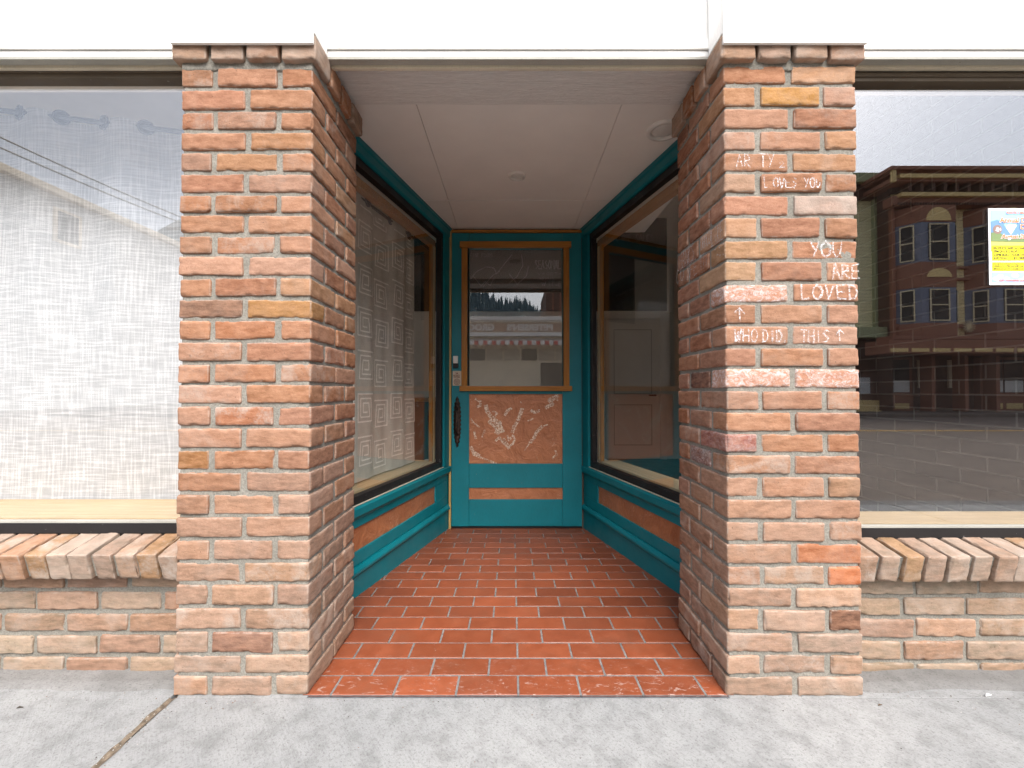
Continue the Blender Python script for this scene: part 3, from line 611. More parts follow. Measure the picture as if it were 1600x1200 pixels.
for i in range(nu):
    for j in range(nz): a = i * (nz + 1) + j; F.append((a, a + 1, a + nz + 2, a + nz + 1))
k.add(P, F, 0)
def spiral(cx, cz, w, fl=1):
    pts = []; n = 3
    for r in range(n): 
        q = w * (1 - r / n); q2 = w * (1 - (r + .55) / n)
        pts += [(cx - fl * q, cz + q), (cx + fl * q, cz + q), (cx + fl * q, cz - q), (cx - fl * q2, cz - q)]
    return pts
for ci in range(7):
    for ri in range(7):
        sp = spiral(u0 + .085 + ci * .185, (.14 + ri * .235 + (ci % 2) * .04), .076, -1 if (ri + ci) % 2 else 1)
        for a in range(len(sp) - 1):
            n_ = 4; seg = [(sp[a][0] + (sp[a + 1][0] - sp[a][0]) * t_ / n_, sp[a][1] + (sp[a + 1][1] - sp[a][1]) * t_ / n_) for t_ in range(n_ + 1)]
            seg = [p for p in seg if u0 < p[0] < u1 and .03 < p[1] < 1.53]
            k.ribbon(seg, .0085, lambda a_, b_: (cpt(a_, b_)[0], cpt(a_, b_)[1] + .0022 + _J, cpt(a_, b_)[2]), 1)
k.build('cloth', [M['taupe'], M['taupel']], cu, smooth=True)
gz = 1.56
for i in range(5):
    u = u0 + .09 + i * .27
    y = fold(u)
    MB().ring([(.0285, -.003), (.0285, .003), (.019, .004), (.019, -.004), (.0285, -.003)], u, y + .003, gz, 24, 'y').build('grommet', M['grom'], cu, smooth=True)
    MB().ring([(.0001, .0), (.0195, .0)], u, y + .0035, gz, 20, 'y').build('grommet_opening', M['blackp'], cu)
rd = MB().tube([(u0 - .3, .0, gz), (u1 + .05, .0, gz)], .009, 10)
o_ = rd.build('curtain_rod', M['rod'], None, smooth=True); o_.location = cu.location; o_.rotation_euler = cu.rotation_euler
tag(o_, 'dark rod threaded through the grommets of the taupe curtain', 'curtain rod')

# ------------------------------------------------------------------ entrance door
FZ = -.056
fr = thing('door_frame', 'bare honey coloured wood frame round the teal door', 'door frame', (.03, 1.86, FZ))
k = MB(); k.box(-.4953, -.479, -.012, .06, 0, 2.208); k.build('jamb', M['jamb'], fr, bevel=.002)
k = MB(); k.box(.487, .497, .004, .06, 0, 2.208); k.build('jamb', M['brownframe'], fr, bevel=.001)
k = MB(); k.box(-.4785, .4865, -.012, .06, 2.188, 2.2085); k.build('head', M['honeyh'], fr, bevel=.002)
k = MB(); k.box(-.4785, .4865, .0, .06, .0, .014); k.build('threshold', M['blackp'], fr, bevel=.002)
dr = thing('shop_door', 'teal panelled door with glass, honey wood trim and copper panels at the end of the entrance', 'door', (.034, 1.85, FZ + .016)); DX, DZ = .034, FZ + .016
def db(mb, x0, x1, y0, y1, z0, z1): return mb.box(x0 - DX, x1 - DX, y0 - 1.85, y1 - 1.85, z0 - DZ, z1 - DZ)
k = MB(); db(k, -.446, -.317, 1.85, 1.892, -.038, 2.129); k.build('stile', M['teal'], dr, bevel=.003)
k = MB(); db(k, .373, .5145, 1.85, 1.892, -.038, 2.129); k.build('stile', M['teal'], dr, bevel=.003)
for (z0, z1) in ((2.012, 2.128), (.934, .985), (.243, .420), (-.037, .158)):
    k = MB(); db(k, -.3165, .3725, 1.851, 1.89, z0, z1); k.build('rail', M['teal'], dr, bevel=.004)
k = MB(); db(k, -.3165, .3725, 1.866, 1.888, .4205, .9335); k.build('copper_panel', M['copper'], dr)
k = MB(); db(k, -.3165, .3725, 1.860, 1.888, .1585, .2425); k.build('copper_panel', M['copper'], dr)
k = MB(); db(k, -.32, .375, 1.868, 1.872, .986, 2.011); k.build('glass', M['glassd'], dr)
tr = MB(); db(tr, -.372, -.329, 1.832, 1.866, .9935, 2.0135); db(tr, .380, .422, 1.832, 1.866, .9935, 2.0135); t1 = tr.build('glass_trim', M['honey'], dr, bevel=.003)
tr = MB(); db(tr, -.385, .437, 1.828, 1.866, 2.014, 2.060); db(tr, -.385, .441, 1.826, 1.866, .956, .993); tr.build('glass_trim', M['honeyh'], dr, bevel=.003)
k = MB(); db(k, -.328, -.3172, 1.85, 1.8675, .994, 2.0135); db(k, .3732, .3795, 1.85, 1.8675, .994, 2.0135); k.build('glazing_bead', M['brownframe'], dr)
m_ = Mat('painted_copper_glint'); m_.set(base=(.78, .62, .48), rough=.35, metal=.2, spec=.7)  # highlights of the copper panel, painted on as pale broken strokes
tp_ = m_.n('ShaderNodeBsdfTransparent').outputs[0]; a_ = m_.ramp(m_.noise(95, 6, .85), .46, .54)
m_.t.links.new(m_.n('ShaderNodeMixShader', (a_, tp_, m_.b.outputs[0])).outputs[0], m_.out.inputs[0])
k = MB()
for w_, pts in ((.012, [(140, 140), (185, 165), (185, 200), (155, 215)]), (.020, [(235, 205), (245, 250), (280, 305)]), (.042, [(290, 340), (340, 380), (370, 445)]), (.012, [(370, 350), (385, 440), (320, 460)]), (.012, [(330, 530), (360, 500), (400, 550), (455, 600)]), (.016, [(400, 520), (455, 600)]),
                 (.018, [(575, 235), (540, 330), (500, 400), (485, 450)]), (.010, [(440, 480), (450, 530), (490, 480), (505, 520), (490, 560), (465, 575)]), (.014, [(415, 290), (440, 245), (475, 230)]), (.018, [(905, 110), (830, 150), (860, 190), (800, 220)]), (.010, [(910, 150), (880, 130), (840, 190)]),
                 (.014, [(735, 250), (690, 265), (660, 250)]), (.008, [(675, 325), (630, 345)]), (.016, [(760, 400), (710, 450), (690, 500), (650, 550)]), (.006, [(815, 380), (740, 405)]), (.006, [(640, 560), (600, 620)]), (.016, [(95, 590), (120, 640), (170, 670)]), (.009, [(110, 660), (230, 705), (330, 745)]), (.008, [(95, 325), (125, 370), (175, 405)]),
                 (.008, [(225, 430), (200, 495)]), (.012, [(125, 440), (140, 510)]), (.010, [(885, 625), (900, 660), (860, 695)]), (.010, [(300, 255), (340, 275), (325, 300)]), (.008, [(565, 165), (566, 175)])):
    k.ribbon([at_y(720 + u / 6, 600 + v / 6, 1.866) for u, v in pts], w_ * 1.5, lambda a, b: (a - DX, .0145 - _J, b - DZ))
k.build('painted_glints', m_.m, dr)
# ornate pull handle
hd = thing('handle', None, None, (0, 0, 0)); hd.parent = dr; hd.location = (-.4035 - DX, 0, .73 - DZ)
N = 44; prof = []
for i in range(N + 1):
    z = -.187 + .374 * i / N; tt = abs(z) / .187; w = .024 * (1 - tt ** 3.2) + .0035 * math.sin(i * 1.7) + .003
    if tt > .97: w = .003
    prof.append((z, max(.002, w)))
P = []; 
for z, w in prof: P += [(-w, -.001, z), (-w * .7, -.008, z), (0, -.012 - .003 * math.sin(z * 190), z), (w * .7, -.008, z), (w, -.001, z)]
F = [(i * 5 + j, (i + 1) * 5 + j, (i + 1) * 5 + j + 1, i * 5 + j + 1) for i in range(N) for j in range(4)]
MB().add(P, F).build('backplate', M['bronze'], hd, smooth=True)
MB().tube([(0, -.010, .10), (0, -.035, .085), (.001, -.047, .04), (.0, -.048, -.03), (0, -.036, -.078), (0, -.010, -.095)], [.008, .009, .011, .011, .009, .008], 10).build('grip', M['bronze'], hd, smooth=True)
MB().tube([(0, -.012, .122), (.0, -.026, .125), (.0, -.034, .13)], [.006, .010, .012], 10).build('thumb_latch', M['bronze'], hd, smooth=True)
lk = MB(); db(lk, -.432, -.398, 1.829, 1.8495, 1.160, 1.214); o_ = lk.build('deadbolt', M['plastic'], dr, bevel=.003)
k = MB(); db(k, -.434, -.396, 1.832, 1.8495, 1.126, 1.1595); k.build('deadbolt_cover', M['blackp'], dr, bevel=.004)
k = MB(); db(k, -.438, -.373, 1.846, 1.8497, .996, 1.104); st_ = k.build('alarm_sticker', solid('cream_sticker', (.55, .47, .36)), dr)
k = MB(); red = solid('dark_red_ink', (.13, .03, .025))
ft_ = lambda a, b: (a - .4055 - DX, -.0052, b - DZ)
k.text('24', .018, lambda a, b: ft_(a - .011, b + 1.080), 0, .0006); k.text('SECURITY', .0135, lambda a, b: ft_(a - .029, b + 1.066), 0, .0004, cond=.85); k.text('SYSTEM', .0135, lambda a, b: ft_(a - .026, b + 1.054), 0, .0004)
for r in (.023, .015, .007): k.ring([(r, 0), (r - .003, 0)], ft_(0, 0)[0], -.0052, 1.024 - DZ, 28, 'y')
k.build('sticker_print', red, dr)

# ------------------------------------------------------------------ front shop windows
def front_window(x0, x1, zb, zt, label, glass, sill_y, sill_z, side):
    xc = (x0 + x1) / 2
    t = thing('shop_window', label, 'shop window', (xc, .16, zb), group='large front shop windows'); bx = lambda mb, a0, a1, b0, b1, z0, z1: mb.box(a0 - xc, a1 - xc, b0 - .16, b1 - .16, z0 - zb, z1 - zb)
    k = MB(); bx(k, x0, x1, .132, .175, zb, zb + .036); bx(k, x0, x1, .139, .175, zb - .05, zb - .0005); k.build('bottom_frame', M['black'], t, bevel=.002)
    k = MB(); bx(k, x0, x1, .1335, .1555, zb + .0365, zb + .0425); k.build('glazing_bead', M['greypaint'], t)
    k = MB(); bx(k, x0, x1, .129, .18, zt, zt + .014); bx(k, x0, x1, .134, .18, zt - .0135, zt - .0005); k.build('top_frame', M['brownframe'], t, bevel=.002)
    k = MB(); bx(k, x0, x1, .158, .162, zb + .030, zt + .005); k.build('glass', glass, t)
    k = MB(); bx(k, x0, x1, .17, sill_y, sill_z - .02, sill_z); k.build('inner_sill', M['pine'], t, bevel=.002)
    e = x1 - .02 if side < 0 else x0 + .02
    k = MB(); bx(k, x0 - .0, x1 + .0, .181, .26, zt + .02, 3.9); k.build('stud_wall', M['intw'], t)
    return t
front_window(-3.2, -.872, .4635, 2.075, 'large front shop window on the left filled by a white linen curtain', M['glassl'], .44, .507, -1)
front_window(.952, 3.2, .4465, 2.062, 'large front shop window on the right, dark inside and reflecting the street', M['glass'], .37, .476, 1)

# white linen curtain in the left window
lc = thing('curtain', 'white slub linen curtain hung on a rod behind the left front window', 'curtain', (-2.0, .46, .49))
P = []; F = []; nu, nz = 160, 40; x0, x1 = -1.15, 1.02
for i in range(nu + 1):
    for j in range(nz + 1):
        x = x0 + (x1 - x0) * i / nu; f = j / nz
        sag = -.014 * (1 + math.sin((x - .08) * 17.4)) * f ** 8 - .12 * (x - .0) * f ** 3
        z = 1.665 * f + sag; y = .022 * math.sin((x - .08) * 17.4) * (.4 + .6 * f) + .006 * math.sin(z * 5 + x * 3)
        P.append((x + .004 * math.sin(z * 7), y, z))
for i in range(nu):
    for j in range(nz): a = i * (nz + 1) + j; F.append((a, a + nz + 1, a + nz + 2, a + 1))
MB().add(P, F).build('cloth', M['linen'], lc, smooth=True)
rz_ = lambda x: 1.642 - .12 * x
for q in range(-6, 6):
    gx = .08 + q * math.pi / 17.4; th = .022 * 17.4 * (1 if q % 2 == 0 else -1)
    for nm, prof, mm in (('grommet', [(.031, .003), (.031, -.003), (.021, -.004), (.021, .004), (.031, .003)], 'grom'), ('grommet_opening', [(.0001, 0), (.0215, 0)], 'blackp')):
        g_ = MB().ring(prof, 0, 0, 0, 28, 'y').build(nm, M[mm], lc, smooth=True); g_.location = (gx, -.002 if nm == 'grommet' else -.0035, rz_(gx)); g_.rotation_euler = (0, 0, th)
rd = MB().tube([(-3.15, .46, .49 + rz_(-1.15)), (-.93, .46, .49 + rz_(1.07))], .0105, 12)
tag(rd.build('curtain_rod', M['grom'], None, smooth=True), 'thin steel rod holding the white linen curtain', 'curtain rod')

# poster taped to the right window
po = thing('poster', 'white edged event poster with yellow text boxes on the right window glass', 'poster', (1.80, .1545, 1.47))
px = lambda a, b, d=0: (a - .108, -.0004 - d * .0004, b - .1365)      # a 0...216, b 0...273
k = MB(); k.box(-.108, .108, 0, .0012, -.1365, .1365); k.build('paper', solid('white_paper', (.85, .85, .86), .5), po)
cols = [(.35, .60, .85), (.16, .30, .50), (.75, .82, .92), (.20, .28, .12), (.60, .58, .15), (.90, .80, .02), (.85, .22, .02), (.06, .05, .06), (.75, .8, .88), (.8, .12, .05), (.3, .2, .17)]
pm = [solid('poster_ink', c, .5) for c in cols]
k = MB()
def rc(a0, a1, b0, b1, d, mi): k.quad(px(a0, b0, d), px(a1, b0, d), px(a1, b1, d), px(a0, b1, d), mi)
rc(.007, .209, .17, .266, 1, 0); rc(.007, .209, .12, .172, 1.0, 4); rc(.007, .209, .008, .045, 1, 0)
def poly(pts, d, mi): k.add([px(a, b, d) for a, b in pts], [tuple(range(len(pts)))], mi)
poly([(.007, .17), (.007, .225), (.03, .232), (.05, .222), (.062, .20), (.075, .182), (.088, .2), (.10, .218), (.13, .235), (.17, .215), (.209, .23), (.209, .17)], 2, 1)
poly([(.06, .205), (.078, .178), (.10, .212), (.09, .215), (.07, .215)], 2.5, 2)
poly([(.007, .155), (.007, .185), (.03, .19), (.06, .172), (.12, .178), (.209, .165), (.209, .15)], 3, 3)
for (a, b, r) in ((.02, .022, .010), (.038, .03, .012), (.06, .022, .010), (.09, .033, .013), (.13, .025, .012), (.17, .032, .014), (.03, .016, .008), (.11, .017, .009), (.195, .02, .010)):
    poly([(a + r * math.cos(q), b + .6 * r * math.sin(q)) for q in np.linspace(0, 6.28, 14)[:-1]], 2 + r * 30, 2)
poly([(.030 + .016 * math.cos(q), .197 + .016 * math.sin(q)) for q in np.linspace(0, 6.28, 24)[:-1]], 4, 10)
poly([(.022, .192), (.028, .206), (.036, .2), (.033, .188)], 5, 2); poly([(.036, .194), (.041, .204), (.043, .192)], 5, 8)
rc(.010, .206, .087, .139, 4, 5); rc(.010, .206, .050, .080, 4, 5); rc(.010, .206, .0805, .0835, 4, 8)
def tx(s_, a, b, size, mi, bold=0, d=6, cond=1., **kw): k.text(s_, size, lambda p, q: px(a + p, b + q, d), mi, bold, cond=cond, **kw)
for off, mi, d in ((.0016, 2, 5.5), (.0004, 6, 6.5)):
    tx('ROUTE 3 RIDERS', .062, .253, .011, mi, off * .5, d); tx('Annual Duck', .038, .222, .024, mi, off, d); tx('Day', .110, .198, .024, mi, off, d); tx('August 20', .042, .165, .021, mi, off, d, shear=.2)
tx('$5/ DUCK AND A CHANCE TO WIN', .013, .126, .0125, 7, .0002, cond=.86); tx('2PM DUCK DROP', .013, .114, .0125, 7, .0002, cond=.86); tx('3-5PM BUILD YOUR OWN', .013, .102, .0125, 7, .0002, cond=.86); tx('$10/ DOG        $2/ DRINK', .013, .0905, .0125, 7, .0002, cond=.86)
tx('TO BUY A TICKET CALL', .013, .071, .0095, 7, .0001, cond=.86); tx('GENEVA AT 780 554-3987 OR', .013, .0625, .0095, 7, .0001, cond=.86); tx('MESSAGE US ON FACEBOOK', .013, .053, .0095, 7, .0001, cond=.86)
tx('PORT TOWNSEND DUCKS', .030, .012, .010, 9, .0003, cond=.86)
k.build('print', pm, po)

# ------------------------------------------------------------------ inside of the shop
iz = -.06
struct(MB().box(-6, 2.7, .31, 5.4, iz - .1, iz), 'shop_floor', M['intd'])
struct(MB().box(-6, 2.7, .27, 5.4, 3.9, 4.0), 'shop_ceiling', M['intw'])
struct(MB().box(-6, 2.7, 5.2, 5.3, iz, 3.89), 'shop_back_wall', M['intw'])
struct(MB().box(-6.1, -6, .3, 5.4, iz, .8).box(-6.1, -6, .3, 5.4, 3.2, 3.9).box(-6.1, -6, .3, 1.5, .8, 3.2), 'shop_side_wall', M['intw'])  # unseen window opening, added to let daylight reach the back of the shop
struct(MB().box(-6, -3.19, .2, .3, iz, .5).box(-6, -3.19, .2, .3, 2.6, 3.9).box(3.21, 9, .14, .3, iz, 3.9).box(-9, -6.11, .14, .3, iz, 3.9), 'shop_front_wall', M['intw'])  # gap at the far left is an unseen opening added to brighten the interior
struct(MB().box(-.47, .53, 1.93, 2.03, H, 3.89), 'door_bulkhead', M['intw'])
tag(MB().box(2.6, 2.7, .26, 5.19, iz, 3.89).build('brick_wall', M['intbrick']), 'dark interior brick wall with pale joints seen through the right window', 'brick wall')
dn = thing('interior_door', 'white two panel door at the back of the shop', 'door', (1.80, 5.17, iz)); 
k = MB(); k.box(-.405, .405, -.01, .028, .01, 2.08); k.build('slab', M['intdoor'], dn, bevel=.003)
for z0, z1 in ((.22, .80), (.98, 1.92)):
    k = MB(); k.box(-.27, .27, -.018, -.0105, z0, z1); k.build('panel', M['intdoor'], dn, bevel=.006)
    k = MB()
    for a in ((-.285, -.272, z0 - .014, z1 + .014), (.272, .285, z0 - .014, z1 + .014)): k.box(a[0], a[1], -.016, -.0105, a[2], a[3])
    k.box(-.271, .271, -.016, -.0105, z0 - .014, z0 - .001); k.box(-.271, .271, -.016, -.0105, z1 + .001, z1 + .014); k.build('moulding', solid('shade_toned_moulding', (.5, .44, .37)), dn, bevel=.001)  # darker than the white slab: moulding shade is put into the colour
MB().tube([(.33, -.012, .95), (.33, -.06, .95), (.22, -.062, .95)], .012, 8).build('handle', M['bronze'], dn, smooth=True)
k = MB(); k.box(-.50, -.41, -.02, .028, 0, 2.16); k.box(.41, .50, -.02, .028, 0, 2.16); k.box(-.4095, .4095, -.02, .028, 2.09, 2.16); k.build('casing', M['intw'], dn, bevel=.002)
cb = thing('chalkboard', 'long dark chalkboard with chalk lettering high on the back wall of the shop', 'chalkboard', (0, 5.17, 2.15))
k = MB(); k.box(-3, 2.32, 0, .025, .0, 1.4); k.build('board', M['board'], cb)
k = MB(); k.box(-3, 2.40, -.012, .026, 1.4005, 1.48); k.box(2.3205, 2.40, -.012, .026, -.02, 1.40); k.box(1.30, 2.3195, -.012, .026, -.05, -.0005); k.build('frame', M['intw'], cb, bevel=.003)
fbk = lambda a, b: (a, -.003 - _J, b - 2.15)
def bt(s_, u0, u1, v0, v1, w=.008):
    a0, b1 = at_y(u0, v0, 5.17); a1, b0 = at_y(u1, v1, 5.17); k = MB(); chalk(k, s_, a0, a1, b0, b1, w, fbk); k.build('chalk_lettering', M['chalk'], cb)
bt('PRIVATE', 958, 985, 367, 377); bt('SALES', 993, 1021, 367, 377); bt('SEASONAL', 836, 876, 407, 420, .014); bt('VEGETA', 840, 878, 426, 430, .005); bt('MENUS', 842, 866, 433, 438, .005); bt('WINE', 846, 879, 440, 447, .007); bt('FINE FOODS', 735, 770, 396, 402, .006)
def curve(pts, w): k.ribbon([at_y(u, v, 5.17) for u, v in pts], w, fbk)
k = MB(); curve([(735, 436), (745, 424), (760, 417), (772, 419), (776, 428), (790, 410), (800, 398)], .012); curve([(740, 432), (752, 447), (758, 440), (766, 446), (772, 434)], .012)
curve([(815, 398), (817, 415), (808, 432), (796, 442)], .012); curve([(826, 416), (822, 432), (808, 444), (796, 428)], .012); curve([(755, 448), (770, 430), (781, 424)], .010)
k.build('chalk_drawing', M['chalk'], cb)
tb = thing('counter', 'dark brown counter standing at the back of the shop', 'counter', (-1.9, 3.6, iz))
MB().box(-1.0, 1.0, -.3, .3, .05, .9).build('body', solid('dark_brown_counter', (.10, .045, .02)), tb, bevel=.01); MB().box(-1.05, 1.05, -.34, .34, .9005, .94).build('top', M['honeyh'], tb, bevel=.006)

# ------------------------------------------------------------------ across the street (seen only as reflections): mirrored distance 1.72 - Y
def far(u, v, zv): return (u - 800) * zv / CAM_F, CAM_H + (610.4 - v) * zv / CAM_F
mz = {n: solid(n, c, .8) for n, c in dict(burgundy=(.30, .13, .08), burgundy_dark=(.12, .065, .045), ochre=(.80, .58, .26), blue_trim=(.20, .215, .275), sash_cream=(.75, .62, .40), dark_pane=(.05, .045, .04), pale_grey=(.6, .6, .6), olive=(.34, .36, .20), beige=(.86, .72, .53), paper=(.8, .78, .75), red=(.6, .07, .06), whitep=(.8, .78, .75)).items()}
def siding(name, col, pitch=.16):
    m = Mat(name); z = m.n('ShaderNodeSeparateXYZ', (m.tc,)).outputs[2]; f = m.math('FRACT', m.math('DIVIDE', z, pitch))
    m.set(base=m.mix(m.ramp(f, .0, .16), tuple(c * .35 for c in col), col), rough=.8, normal=m.bump(f, .6, .02)); return m.m
mz['ochre_siding'] = siding('ochre_siding', (.86, .68, .36)); mz['olive_siding'] = siding('olive_siding', (.88, .80, .48)); mz['white_siding'] = siding('white_siding', (.82, .80, .76), .2)

ZV = 20.2; YV = 1.72 - ZV
vb = thing('victorian_building', 'three storey burgundy building with ochre panels and bay windows, reflected in the right window', 'building', (22.5, YV - 4, 0)); VX, VY = 22.5, YV - 4
def vbox(mb, u0, u1, v0, v1, y0, y1, mi=0):
    a0, z1 = far(u0, v0, ZV - max(0, y1)); a1, z0 = far(u1, v1, ZV - max(0, y1)); return mb.box(a0 - VX, a1 - VX, YV + y0 - VY, YV + y1 - VY, z0, z1, mi)
UR = 1900
k = MB(); vbox(k, 1396, UR, 262, 540, -8, 0); k.build('wall', mz['ochre_siding'], vb)
k = MB(); vbox(k, 1393.5, 1395.8, 262, 642, -.85, -.01); k.build('side_wall', mz['burgundy_dark'], vb)
k = MB(); vbox(k, 1396, UR, 540.2, 643, -8, -1.2); k.build('ground_floor_wall', mz['burgundy_dark'], vb)
k = MB(); vbox(k, 1397, UR, 256, 261.8, -8, 1.0); vbox(k, 1397, UR, 262, 268.4, -1, .80); vbox(k, 1397, UR, 275, 281, -1, .85); vbox(k, 1399, UR, 304, 318, .001, .55); vbox(k, 1397, 1402, 318.5, 540, .001, .2); k.build('cornice', mz['burgundy'], vb, bevel=.03)
k = MB(); vbox(k, 1411, UR, 268.7, 274.7, -1, .95); vbox(k, 1413, UR, 298, 303.8, .001, .75); vbox(k, 1399, 1405, 262, 281, .83, .95); k.build('cornice_panel', mz['ochre'], vb)
k = MB(); vbox(k, 1397, UR, 281.2, 297.8, .001, .25)
for i in range(26): vbox(k, 1424 + i * 18.6, 1429 + i * 18.6, 282, 296, .26, .72)
for i in range(110): vbox(k, 1408 + i * 4.4, 1410 + i * 4.4, 314, 318, .56, .62)
k.build('cornice_brackets', mz['burgundy_dark'], vb)
k = MB(); vbox(k, 1396, UR, 415, 419, .001, .12); vbox(k, 1396, UR, 433, 437, .001, .18); vbox(k, 1396, UR, 506, 512, .001, .18); vbox(k, 1396, UR, 524, 530, .001, .9); vbox(k, 1390, UR, 530.5, 552, .001, 1.3); k.build('belt_course', mz['burgundy'], vb, bevel=.02)
k = MB()
for i in range(12): vbox(k, 1393 + i * 33, 1420 + i * 33, 544, 549.5, 1.301, 1.33)
k.build('canopy_panel', mz['ochre'], vb)
for i in range(4):
    uc = 1470 + i * 117; cx, _ = far(uc, 0, ZV - .75); by = thing('bay_window', None, None); by.parent = vb; by.location = (cx - VX, YV - VY, 0)
    hw, pj, hb = .78, .75, 1.45
    for (v0, v1, mm, sub) in ((318, 345, 'burgundy', 0), (408, 448, 'burgundy', 0), (504, 524, 'burgundy', 0)):
        z1 = far(0, v0, ZV - .75)[1]; z0 = far(0, v1, ZV - .75)[1]
        MB().prism([(-hb, .002), (-hw, pj), (hw, pj), (hb, .002)], z0, z1, 'z').build('bay_panel', mz[mm], by, bevel=.02)
    for (v0, v1) in ((345, 408), (448, 504)):
        z1 = far(0, v0, ZV - .75)[1] - .002; z0 = far(0, v1, ZV - .75)[1] + .002
        MB().prism([(-hb + .02, .002), (-hw + .015, pj - .02), (hw - .015, pj - .02), (hb - .02, .002)], z0, z1, 'z').build('bay_wall', mz['blue_trim'], by)
        fr_ = MB(); gl_ = MB()
        for (ax, ay, bx_, by_, m0, m1) in ((-hw, pj, hw, pj, .22, .78), (-hb, 0, -hw, pj, .28, .78), (hw, pj, hb, 0, .22, .72)):
            def q(t, zz, o): 
                dx, dy = bx_ - ax, by_ - ay; LL = math.hypot(dx, dy); nx, ny = -dy / LL, dx / LL; return (ax + dx * t + nx * o, ay + dy * t + ny * o, zz)
            def slab(mb, t0, t1, za, zb, o): mb.add([q(t0, za, o - .03), q(t1, za, o - .03), q(t1, zb, o - .03), q(t0, zb, o - .03), q(t0, za, o), q(t1, za, o), q(t1, zb, o), q(t0, zb, o)], [(0, 1, 2, 3), (4, 5, 6, 7), (0, 1, 5, 4), (2, 3, 7, 6), (0, 3, 7, 4), (1, 2, 6, 5)])
            za, zb = z0 + .08, z1 - .08; th = .05; zm = (za + zb) / 2; w_ = math.hypot(bx_ - ax, by_ - ay); tt = th / w_
            slab(gl_, m0, m1, za, zb, .012)
            for args in ((m0, m0 + tt, za, zb), (m1 - tt, m1, za, zb), (m0 + tt, m1 - tt, za, za + th), (m0 + tt, m1 - tt, zb - th, zb), (m0 + tt, m1 - tt, zm - .02, zm + .03)): slab(fr_, *args, .045)
        fr_.build('sash', mz['sash_cream'], by); gl_.build('pane', mz['dark_pane'], by)
    for (v0, v1, top) in ((322, 343, 1), (418, 432, 0)):
        z1 = far(0, v0, ZV - .75)[1]; z0 = far(0, v1, ZV - .75)[1]; rr = .55
        pts = [(rr * math.cos(a), z0 + (z1 - z0) * math.sin(a)) for a in np.linspace(0, math.pi, 14)]
        MB().prism(pts, pj + .002, pj + .03, 'y').build('fan_panel', mz['ochre'], by)
for (u0, u1) in ((1391, 1449), (1568, 1700), (1730, 1850)):
    k = MB(); vbox(k, u0 - 4, u1 + 4, 556, 617, -1.19, -.9); f_ = k.build('shop_front', mz['burgundy'], vb)
    n = max(2, int((u1 - u0) / 29)); w_ = (u1 - u0) / n
    for j in range(n):
        k = MB(); vbox(k, u0 + j * w_ + 1, u0 + (j + 1) * w_ - 1, 560, 613, -.89, -.87); k.build('pane', mz['dark_pane'], f_).location = (0, 0, 0)
        k = MB(); vbox(k, u0 + j * w_ + 1.5, u0 + (j + 1) * w_ - 1.5, 594, 613, -.86, -.85); k.build('window_paper', mz['paper'], f_)
    k = MB(); vbox(k, u0 - 4, u1 + 4, 617.5, 643, -1.19, -.85); k.build('stall_riser', mz['burgundy'], vb)
    k = MB()
    for j in range(n): vbox(k, u0 + j * w_ + 3, u0 + (j + 1) * w_ - 3, 631, 640, -.849, -.83)
    k.build('riser_panel', mz['ochre'], vb)
for u in (1459, 1511, 1560, 1716):
    k = MB(); vbox(k, u - 3, u + 3, 553, 643, -.6, .0); k.build('column', mz['burgundy'], vb, bevel=.03)
for u in (1482, 1532):
    k = MB(); vbox(k, u - 12, u + 12, 560, 606, -1.19, -1.1); k.build('cream_wall_panel', mz['beige'], vb)
for u in (1507, 1532):
    k = MB(); x, z = far(u, 511, ZV)
    for a in range(8): q = a * math.pi / 8; k.tube([(x - VX - .28 * math.cos(q), YV + .25 - VY, z - .28 * math.sin(q)), (x - VX + .28 * math.cos(q), YV + .25 - VY, z + .28 * math.sin(q))], .018, 5)
    k.build('star_ornament', mz['sash_cream'], vb)

ob = thing('sided_building', 'building with pale yellow siding and dark green cornice beside the burgundy building', 'building', (15.0, YV - 5, 0)); OX, OY = 15.0, YV - 5
def obox(mb, u0, u1, v0, v1, y0, y1, mi=0):
    a0, z1 = far(u0, v0, ZV + .9); a1, z0 = far(u1, v1, ZV + .9); return mb.box(a0 - OX, a1 - OX, YV - .9 + y0 - OY, YV - .9 + y1 - OY, z0, z1)
k = MB(); obox(k, 1205, 1370, 312, 643, -8, 0); k.build('wall', mz['olive_siding'], ob)
k = MB(); obox(k, 1200, 1371, 275, 289, -8, .5); obox(k, 1364, 1371, 289.2, 515, .01, .2); obox(k, 1205, 1372, 514, 530, .01, .7); k.build('trim', mz['olive'], ob, bevel=.03)
k = MB(); obox(k, 1203, 1370, 289.2, 311.8, -7.9, .2); k.build('cornice_band', mz['burgundy_dark'], ob); k = MB(); obox(k, 1205, 1372, 530.5, 625, .01, .1); k.build('shop_front_band', mz['burgundy_dark'], ob)
for u in (1225, 1262, 1300, 1340):
    k = MB(); obox(k, u, u + 16, 590, 615, .101, .13); k.build('window', mz['pale_grey'], ob)
    k = MB(); obox(k, u - 18, u - 2, 350, 400, .01, .05); k.build('window', mz['dark_pane'], ob)
k = MB(); obox(k, 1205, 1372, 625.5, 643, .01, .2); k.build('base_panels', mz['ochre'], ob)

